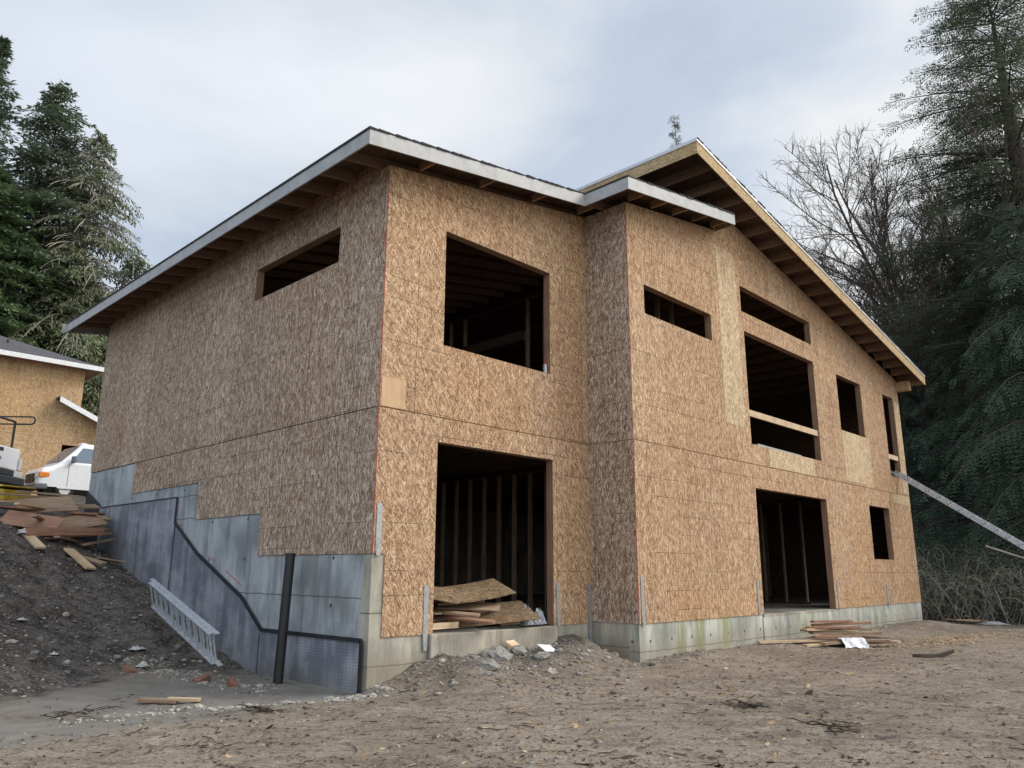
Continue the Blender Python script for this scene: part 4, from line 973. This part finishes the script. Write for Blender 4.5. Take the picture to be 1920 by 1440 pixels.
def pickup():
    hd=math.atan2(.68,-.73)       # heading (front)
    x,y=-1.06,14.3; z=H(x,y,False)+.12
    root=empty('pickup_truck',(x,y,z),hd,'white pickup truck with a black ladder rack, its tailgate at the left frame edge','truck')
    # local: +x is forward, tailgate at x=0
    MB().box(-.0,.06,-.84,.84,.68,1.24).build('tailgate',M['paint'],root,bevel=.03)
    tg=root.children[-1] if root.children else root
    MB().box(-.012,-.002,-.13,.13,1.10,1.19).build('handle',M['black'],root,bevel=.01)
    m=MB(); m.poly([(-.004,.10*math.cos(a*math.pi/8),.92+.055*math.sin(a*math.pi/8)) for a in range(16)]); m.build('badge',M['grey'],root)
    m=MB(); m.poly([(-.0065,.075*math.cos(a*math.pi/8),.92+.036*math.sin(a*math.pi/8)) for a in range(16)]); m.build('badge_centre',M['galv'],root)
    m=MB()
    for s in (-1,1): m.box(.06,2.0,min(s*.84,s*.98),max(s*.84,s*.98),.55,1.26)
    m.box(.06,2.0,-.84,.84,.6,.66); m.build('bed',M['paint'],root,bevel=.03)
    for s in (-1,1):
        MB().box(-.03,.05,min(s*.86,s*.985),max(s*.86,s*.985),.70,1.0).build('tail_lamp',M['chrome'],root,bevel=.015)
        MB().box(-.08,.02,min(s*.55,s*.97),max(s*.55,s*.97),.50,.66).build('lower_lamp',M['chrome'],root,bevel=.02)
    MB().box(-.18,.04,-.97,.97,.28,.50).build('bumper',M['black'],root,bevel=.04)
    MB().box(-.14,.0,-.5,.5,.50,.66).build('step_pad',M['black'],root,bevel=.02)
    def sec(X,zt,wu): return [(X,-.98,.5),(X,-.98,1.28),(X,-wu,zt-.06),(X,-wu+.1,zt),(X,wu-.1,zt),(X,wu,zt-.06),(X,.98,1.28),(X,.98,.5)]
    loft([sec(2.0,1.35,.9),sec(2.05,1.8,.78),sec(2.4,1.92,.74),sec(3.4,1.92,.74),sec(4.1,1.35,.88),sec(5.4,1.22,.9),sec(5.6,1.0,.88)],M['paint'],'cab',root,.03)
    MB().box(5.55,5.7,-.9,.9,.4,.75).build('bumper',M['black'],root,bevel=.03)
    m=MB()
    for s in (-1,1):
        m.tube([(.25,s*.88,1.26),(.25,s*.88,1.98)],.03,8); m.tube([(1.9,s*.88,1.26),(1.9,s*.88,1.98)],.03,8)
        m.tube([(-.15,s*.88,2.12),(2.2,s*.88,2.12)],.022,6); m.tube([(.25,s*.88,1.92),(1.9,s*.88,1.92)],.022,6)
        pts=[(-.15,s*.88,2.12)]+[(-.15-.10*math.sin(R(a)),s*.88,2.02+.10*math.cos(R(a))) for a in range(20,181,20)]+[(.25,s*.88,1.92)]
        m.tube(pts,.022,6)
    for xx in (.25,1.9): m.tube([(xx,-.88,1.98),(xx,.88,1.98)],.03,8)
    m.build('ladder_rack',M['black'],root)
    for xx in (1.15,4.6):
        for s in (-.84,.84): wheel(root,xx,s,.38)
pickup()
def yellow_tub():
    x,y=-1.0,12.9
    root=empty('plastic_tub',(x,y,H(x,y,False)),.3,'yellow plastic tub on the ground before the white pickup','tub')
    m=MB(); pts=[]
    m.hexa([(-.28,-.2,.0),(.28,-.2,.0),(.28,.2,.0),(-.28,.2,.0),(-.34,-.25,.24),(.34,-.25,.24),(.36,.27,.30),(-.36,.27,.30)]); m.build('tub_body',M['yellow'],root,bevel=.02)
    MB().box(-.39,.39,-.30,.30,.30,.33).build('tub_rim',M['yellow'],root,bevel=.01)
yellow_tub()

# ------------------------------------------------------------------ trees
def spray(m,p,d,l,w,rnd,mi=0):
    d=d.normalized(); s=d.cross(Vector((rnd.uniform(-.4,.4),rnd.uniform(-.4,.4),1)))
    if s.length<.05: s=Vector((1,0,0))
    s=s.normalized()*w; e=p+d*l
    m.v+=[tuple(p),tuple(p+d*l*.45+s),tuple(e),tuple(p+d*l*.45-s)]; b=len(m.v)-4; m.f.append((b,b+1,b+2,b+3)); m.m.append(mi)
def conifer(name,x,y,h,rad,label,cat='tree',group=None,leaf='fir',seed=1,step=.42,nb=6,droop=.25,up=.25,dens=1,lw=.055,ll=.30,z=None,start=.05,ragged=.35,power=.85,dead=0,bark='bark',hang=0,fe=0):
    rnd=random.Random(seed); z=H(x,y,False)-.1 if z is None else z
    root=empty(name,(x,y,z),0,label,cat,group); T=MB(); F=MB(); Dm=MB()
    lean=Vector((rnd.uniform(-.02,.02),rnd.uniform(-.02,.02),0))
    T.tube([Vector((0,0,h*t))+lean*h*t*t for t in (0,.2,.5,.8,1)],[rad*.075+.08,rad*.06+.06,rad*.045+.04,.05,.012],9)
    zz=h*start
    while zz<h*.995:
        t=zz/h; r0=rad*(1-t)**power*(1 if t>.2 else .75+.25*t/.2)+.12
        r0*=1+.18*math.sin(zz*1.9+seed)
        for k in range(nb):
            if rnd.random()<.12: continue
            az=rnd.uniform(0,6.283); r=r0*rnd.uniform(1-ragged,1+ragged*.5); z0=zz+rnd.uniform(-step,step)*.5
            ax=Vector((math.cos(az),math.sin(az),0)); base=Vector((0,0,z0))+lean*h*t*t; pts=[]
            isdead=dead and (t<dead) and rnd.random()<.38
            for q in range(6):
                s=q/5; pts.append(base+ax*r*s+Vector((0,0,r*(up*s-droop*s*s*1.4))))
            T.tube(pts[::1] if r>1 else [pts[0],pts[2],pts[5]],[.012+.010*r*(1-q/5) for q in range(6 if r>1 else 3)],3,cap=False)
            if isdead:
                Dm.tube(pts,[.05,.045,.04,.03,.02,.012],4,cap=False)
                for q in range(5):
                    e=pts[1+q%5]+Vector((rnd.uniform(-.5,.5),rnd.uniform(-.5,.5),rnd.uniform(-.6,.3)))*r*.35; Dm.tube([pts[q],e*.5+pts[q]*.5+Vector((0,0,.1)),e],[.03,.022,.010],3,cap=False)
                continue
            n=max(4,int(r*5.5*dens))
            side=Vector((-ax.y,ax.x,0))
            for i in range(n):
                s=.12+.88*(i+rnd.random())/n; j=min(4,int(s*5)); fr=s*5-j; p=pts[j].lerp(pts[j+1],fr)
                tw=r*.34*(1-s*.75)+.12
                for sg in (-1,1):
                    dd=(ax*rnd.uniform(.3,.9)+side*sg*rnd.uniform(.5,1.1)+Vector((0,0,rnd.uniform(-.35,.12)-hang*.6))).normalized()
                    if fe:
                        dd.z-=hang*.3; dd.normalize(); kk=max(3,int(tw/fe)); sd=dd.cross(Vector((rnd.uniform(-.35,.35),rnd.uniform(-.35,.35),1))).normalized(); pp=p.copy(); st=dd*(tw/kk)
                        for u_ in range(kk):
                            pp=pp+st; st.z-=.012*hang+.003; nl=ll*(1-.55*u_/kk)*rnd.uniform(.75,1.2)
                            for q_ in (-1,1):
                                n1=(dd*.75+sd*q_*.8); n1.z+=rnd.uniform(-.28,.1); a_=pp+n1*nl*.5+dd*lw; b_=pp+n1*nl; c_=pp+n1*nl*.5-dd*lw
                                b=len(F.v); F.v+=[tuple(pp),tuple(a_),tuple(b_),tuple(c_)]; F.f.append((b,b+1,b+2,b+3)); F.m.append(0)
                        continue
                    e=p+dd*tw; kk=max(2,int(tw/.22))
                    for u_ in range(kk):
                        pp=p.lerp(e,(u_+.3)/kk)
                        spray(F,pp,dd+Vector((rnd.uniform(-.6,.6),rnd.uniform(-.6,.6),rnd.uniform(-.5,.25)-hang)),ll*rnd.uniform(.6,1.25),lw*rnd.uniform(.6,1.2),rnd)
            for u_ in range(3): spray(F,pts[5],ax+Vector((rnd.uniform(-.5,.5),rnd.uniform(-.5,.5),rnd.uniform(-.3,.3))),ll*.9,lw,rnd)
        zz+=step*(1-.45*t)
    for i in range(8): spray(F,Vector((0,0,h*.985))+lean*h,Vector((rnd.uniform(-.4,.4),rnd.uniform(-.4,.4),1)),ll,lw,rnd)
    T.build('trunk',M[bark],root,smooth=True); F.build('crown',M[leaf],root,nouv=True)
    if Dm.v: Dm.build('dead_branches',M['bone'],root)
    return root
gL='tall evergreens behind the neighbouring house'; gR='dark evergreens right of the house'
conifer('fir_tree',1.9,43.5,28.8,5.0,'tallest dark fir at the left frame edge behind the neighbouring house',group=gL,seed=11,dens=1.0,lw=.065,ll=.36,nb=7,ragged=.4)
conifer('fir_tree',5.6,44.0,27.4,6.8,'broad dark fir second from the left, with a rounded top',group=gL,seed=12,dens=1.0,lw=.065,ll=.36,power=.66,nb=7,ragged=.42)
conifer('cedar_tree',7.9,42.5,24.3,6.3,'olive cedar with bare pale branches right of the broad fir',group=gL,leaf='cedar',seed=13,droop=.45,hang=.5,dens=1.2,dead=.95,lw=.045,ll=.30,power=.58,bark='barkp',nb=8,ragged=.4)
conifer('fir_tree',2.4,41.4,19.3,5.2,'bright green bushy conifer just behind the grey hip roof at left',group=gL,leaf='firl',seed=14,dens=1.3,lw=.08,ll=.36,power=.45,nb=8)
conifer('cedar_tree',10.8,43.0,16.5,5.2,'low olive cedar peeking over the side eave',group=gL,leaf='cedar',seed=15,droop=.4,hang=.4,power=.6)
conifer('fir_tree',7.4,42.4,14.5,4.2,'low green conifer between the hip roof and the side wall',group=gL,leaf='firl',seed=16,dens=1.2,power=.5,lw=.07)
conifer('fir_tree',29.75,12.8,25.3,1.7,'thin wispy treetop just showing behind the high gable',group=None,leaf='cedar',seed=18,nb=3,dens=.22,power=.8,ragged=.5,ll=.2,lw=.02,up=.6,bark='barkp')
# right side
def put(src,x,y,sc,rz,label,group=gR,zs=1):
    o=copy_tree(src); o.location=(x,y,H(x,y,False)-.1); o.scale=(sc,sc,sc*zs); o.rotation_euler=(0,0,rz); tag(o,label,'tree',group); return o
conifer('fir_tree',28.7,-3.3,29.0,7.4,'tall fir rising past the upper right corner of the frame',group=gR,leaf='fir',seed=21,dens=.72,lw=.030,ll=.24,step=.66,start=.30,droop=.12,up=.12,power=.72,ragged=.4,fe=.12,nb=8)
pA=conifer('hemlock_tree',27.4,-.6,12.6,4.0,'dark hemlock in front of the bare maple',group=gR,leaf='dark',seed=22,droop=.42,hang=.8,dens=.75,nb=7,start=.06,power=.6,lw=.018,ll=.17,fe=.10)
pB=conifer('hemlock_tree',24.6,-3.6,13.6,4.4,'nearest dark hemlock at the right frame edge',group=gR,leaf='dark',seed=23,droop=.5,hang=1.0,dens=.75,nb=7,start=.10,power=.5,lw=.018,ll=.18,fe=.10)
put(pB,30.5,2.8,.80,2.0,'dark hemlock close behind the far house corner')
put(pA,33.0,-3.5,1.0,1.1,'dark hemlock deep behind the nearest one')
put(pB,36.5,1.0,.98,4.0,'deep background hemlock behind the maple trunks')
put(pA,38.5,6.0,.95,5.2,'lowest background evergreen beyond the far eave')
put(pA,28.6,-6.0,1.0,3.2,'dark hemlock at the right edge behind the leaning ladder')
def bare_tree(x,y,h,label,seed,leaders,reach=1.0):
    rnd=random.Random(seed); root=empty('bare_maple',(x,y,H(x,y,False)-.1),0,label,'tree'); T=MB(); B=MB()
    def limb(p,d,l,r0,r1,k,wob,lift,m,n):
        pts=[p.copy()]; ds=[d.copy()]
        for i in range(k):
            d=(d+Vector((rnd.gauss(0,1),rnd.gauss(0,1),rnd.gauss(0,.7)))*wob+Vector((0,0,lift))).normalized(); p=p+d*(l/k); pts.append(p.copy()); ds.append(d.copy())
        m.tube(pts,[r0+(r1-r0)*(i/k)**.8 for i in range(k+1)],n,cap=False); return pts,ds
    def kids(pts,ds,t0,n,ang,up):
        for i in range(n):
            t=t0+(1-t0)*(i+rnd.random())/n; q=min(len(pts)-2,int(t*(len(pts)-1))); fr=t*(len(pts)-1)-q
            p=pts[q].lerp(pts[q+1],min(1,fr)); d=ds[q+1]; o=Matrix.Rotation(rnd.uniform(0,6.283),3,d)@d.orthogonal().normalized()
            a=ang*rnd.uniform(.7,1.2); yield t,p,(d*math.cos(a)+o*math.sin(a)+Vector((0,0,up))).normalized()
    for (az,ti,hh,r) in leaders:
        ax=Vector((math.cos(az),math.sin(az),0)); pts,ds=limb(ax*.3,(ax*ti+Vector((0,0,1))).normalized(),h*hh,r,.035,12,.075,.014,T,8)
        for t,p,d in kids(pts,ds,.22,26,.72,.12):
            l=h*hh*(.36*(1-t)+.12)*rnd.uniform(.7,1.2)*reach
            p2,d2=limb(p,d,l,max(.02,.075*(1-t)+.02),.014,8,.11,.03,B,5)
            for t2,q,e in kids(p2,d2,.18,max(6,int(l*3.6)),.75,.08):
                l3=(l*.38*(1-t2)+.35)*rnd.uniform(.6,1.2); p3,d3=limb(q,e,l3,.016,.009,5,.13,.02,B,3)
                for t3,q3,e3 in kids(p3,d3,.2,max(4,int(l3*6)),.7,.06):
                    limb(q3,e3,rnd.uniform(.22,.6),.0085,.006,2,.15,.03,B,3)
    T.build('trunk',M['bark'],root,smooth=True); B.build('branches',M['barkd'],root,nouv=True)
    print('bare',len(B.f))
bare_tree(32.8,1.1,18.6,'tall leafless maple with many trunks behind the far gable end',5,[(2.3,.13,1.0,.20),(1.2,.07,1.05,.24),(3.6,.12,.98,.2),(5.0,.16,.97,.2),(2.1,.22,.90,.17),(2.5,.32,.78,.14),(.2,.18,.95,.18),(5.6,.28,.9,.16),(5.3,.08,1.04,.2),(2.9,.2,.97,.18)],1.2)
bare_tree(34.5,-.6,18.0,'smaller leafless tree right of the tall maple',9,[(.5,.05,1,.2),(2.6,.28,.9,.17),(4.8,.3,.85,.15),(2.2,.5,.75,.13)],1.2)
def ivy():
    rnd=random.Random(12); m=MB()
    for i in range(5000):
        a=rnd.uniform(0,6.28); zz=rnd.uniform(1,9.5); r=.75+.25*nz(zz,a,1.0,3)+rnd.uniform(-.2,.35)
        p=Vector((r*math.cos(a),r*math.sin(a),zz)); spray(m,p,Vector((rnd.uniform(-1,1),rnd.uniform(-1,1),-.6)),rnd.uniform(.10,.22),rnd.uniform(.04,.08),rnd)
    t=bpy.data.objects['bare_maple']; m.build('ivy',M['firl'],t,nouv=True)
ivy()
# brambles
def brambles():
    rnd=random.Random(8); m=MB(); Lf=MB()
    for i in range(1500):
        x=rnd.uniform(18.6,27); y=-5.2+rnd.uniform(0,9)
        lim=x-20.0+.25*(y+3)
        if lim<rnd.uniform(-.5,.3): continue
        z=H(x,y,False); a=rnd.uniform(0,6.28); l=rnd.uniform(.8,2.2); hgt=rnd.uniform(.5,1.7); pts=[]
        for q in range(7):
            s=q/6; pts.append(Vector((x+math.cos(a)*l*s,y+math.sin(a)*l*s,z+hgt*4*s*(1-s)*.8+hgt*.3*s)))
        r=rnd.uniform(.006,.015); m.tube(pts,[r,r,r,r*.9,r*.8,r*.6,r*.3],3,cap=False)
        for q in range(22):
            k=rnd.randrange(1,7); p=pts[k]+Vector((rnd.gauss(0,.12),rnd.gauss(0,.12),rnd.gauss(0,.1)))
            spray(Lf,p,Vector((rnd.uniform(-1,1),rnd.uniform(-1,1),rnd.uniform(-.6,.6))),rnd.uniform(.06,.2),rnd.uniform(.012,.035),rnd,0 if rnd.random()<.93 else 1)
    o=m.build('bramble_canes',M['barkp'],None); tag(o,'tangled grey bramble canes at the foot of the trees','brambles',kind='stuff')
    o=Lf.build('undergrowth',[M['fern'],M['yleaf']],None); tag(o,'grey-green undergrowth among the brambles','undergrowth',kind='stuff')
brambles()
def log():
    m=MB().tube([(20.3,-2.1,1.55),(20.9,-2.9,1.2),(21.5,-3.6,1.05),(22.0,-4.4,.75)],[.03,.035,.035,.03],7)
    o=m.build('fallen_branch',M['bone'],None); tag(o,'bare pale branch lying across the brambles','branch')
log()
def forest():
    rnd=random.Random(4); F=MB()
    src=None
    for i in range(26):
        pass
    # far wood as a single mass
    T=MB()
    for (cx,cy,n,w) in ((48,6,60,30),(10,62,70,46)):
        for i in range(n):
            if cx==48: x=cx+rnd.uniform(-7,10); y=cy+rnd.uniform(-22,18)
            else: x=cx+rnd.uniform(-40,30); y=cy+rnd.uniform(-6,10)
            h=rnd.uniform(8,13); r=rnd.uniform(2.2,3.6); z=H(x,y,False)
            T.tube([(x,y,z),(x,y,z+h)],[.25,.02],5,cap=False)
            for k in range(420):
                t=rnd.random()**.8; a=rnd.uniform(0,6.28); rr=r*(1-t)*rnd.uniform(.4,1.1)+.1
                p=Vector((x+math.cos(a)*rr,y+math.sin(a)*rr,z+h*t)); spray(F,p,Vector((math.cos(a),math.sin(a),rnd.uniform(-.8,.2))),rnd.uniform(.6,1.3),rnd.uniform(.15,.35),rnd)
    b=len(F.v)
    o=F.build('distant_wood',M['dark'],None); tag(o,'dense dark wood closing the view behind the trees','wood',kind='stuff')
forest()

# ------------------------------------------------------------------ camera, sky, light
f,yaw,pitch,roll=1445.449,0.801708,0.237116,0.004247
cy,sy=math.cos(yaw),math.sin(yaw); cp,sp=math.cos(pitch),math.sin(pitch)
fw=Vector((sy*cp,cy*cp,sp)); r=Vector((cy,-sy,0)); u=r.cross(fw); cr,sr=math.cos(roll),math.sin(roll)
r2=cr*r+sr*u; u2=-sr*r+cr*u
cd=bpy.data.cameras.new('Camera'); co=bpy.data.objects.new('Camera',cd); C.objects.link(co); S.camera=co
cd.sensor_width=36; cd.sensor_fit='HORIZONTAL'; cd.lens=f*36/1920; cd.clip_end=1500; cd.clip_start=.05
co.matrix_world=Matrix(((r2.x,u2.x,-fw.x,cam_loc.x),(r2.y,u2.y,-fw.y,cam_loc.y),(r2.z,u2.z,-fw.z,cam_loc.z),(0,0,0,1)))
SE,SA=R(42),R(128)    # sun elevation, compass azimuth from +Y clockwise
sd=Vector((math.sin(SA)*math.cos(SE),math.cos(SA)*math.cos(SE),math.sin(SE)))
ld=bpy.data.lights.new('Sun','SUN'); ld.energy=1.7; ld.angle=R(30); ld.color=(1,.93,.84)
lo=bpy.data.objects.new('Sun',ld); C.objects.link(lo); lo.rotation_euler=sd.to_track_quat('Z','Y').to_euler()
W=bpy.data.worlds.new('World'); S.world=W; W.use_nodes=True; nt=W.node_tree; nd=nt.nodes; lk=nt.links
class WN(N):
    def __init__(s): s.t=nt; s.n=nd; s.l=lk
g=WN(); bg=nd['Background']
sky=nd.new('ShaderNodeTexSky'); sky.sky_type='NISHITA'; sky.sun_disc=False; sky.sun_elevation=SE; sky.sun_rotation=SA
gen=g.tc('Generated'); s=g.sep(gen)
den=g.math('ADD',g.math('MAXIMUM',s[2],0),.22)
cb=nd.new('ShaderNodeCombineXYZ'); lk.new(g.math('DIVIDE',s[0],den),cb.inputs[0]); lk.new(g.math('DIVIDE',s[1],den),cb.inputs[1])
n1=g.noise(g.map(cb.outputs[0],loc=(2.3,.7,0)),.85,6,.52,.35); n2=g.noise(g.map(cb.outputs[0],loc=(7.1,1.2,0)),.5,3,.5)
cc=g.ramp(n1,[(.34,(3.3,3.9,5.0)),(.45,(4.5,5.0,5.75)),(.53,(6.2,6.4,6.5)),(.66,(7.9,7.85,7.7))])
# thinner, brighter cloud where the veiled sun side of the sky is, greyer blue opposite
dx=g.math('ADD',g.math('MULTIPLY',s[0],.80),g.math('MULTIPLY',s[1],-.60))
bk=g.math('ADD',g.math('MULTIPLY',s[0],-.62),g.math('MULTIPLY',s[1],-.78))
cc=g.mix(g.smooth(bk,-.5,.6),g.mix(1,cc,(.80,.80,.80),'MULTIPLY'),g.mix(1,cc,(1.5,1.46,1.38),'MULTIPLY'))  # unseen sky behind camera brightened to light the walls, visible sky dimmed
cc=g.mix(g.smooth(dx,-.55,.75),g.mix(1,cc,(.80,.86,.96),'MULTIPLY'),g.mix(1,cc,(1.16,1.13,1.09),'MULTIPLY'))
fin=g.mix(.88,sky.outputs[0],cc)
lk.new(fin,bg.inputs[0]); bg.inputs[1].default_value=.097
S.render.engine='CYCLES'
S.cycles.max_bounces=6; S.cycles.diffuse_bounces=3; S.cycles.use_denoising=True
S.render.resolution_x=1024; S.render.resolution_y=768
vs=S.view_settings; vs.view_transform='Standard'; vs.look='None'; vs.exposure=.78; vs.gamma=1; vs.use_curve_mapping=False
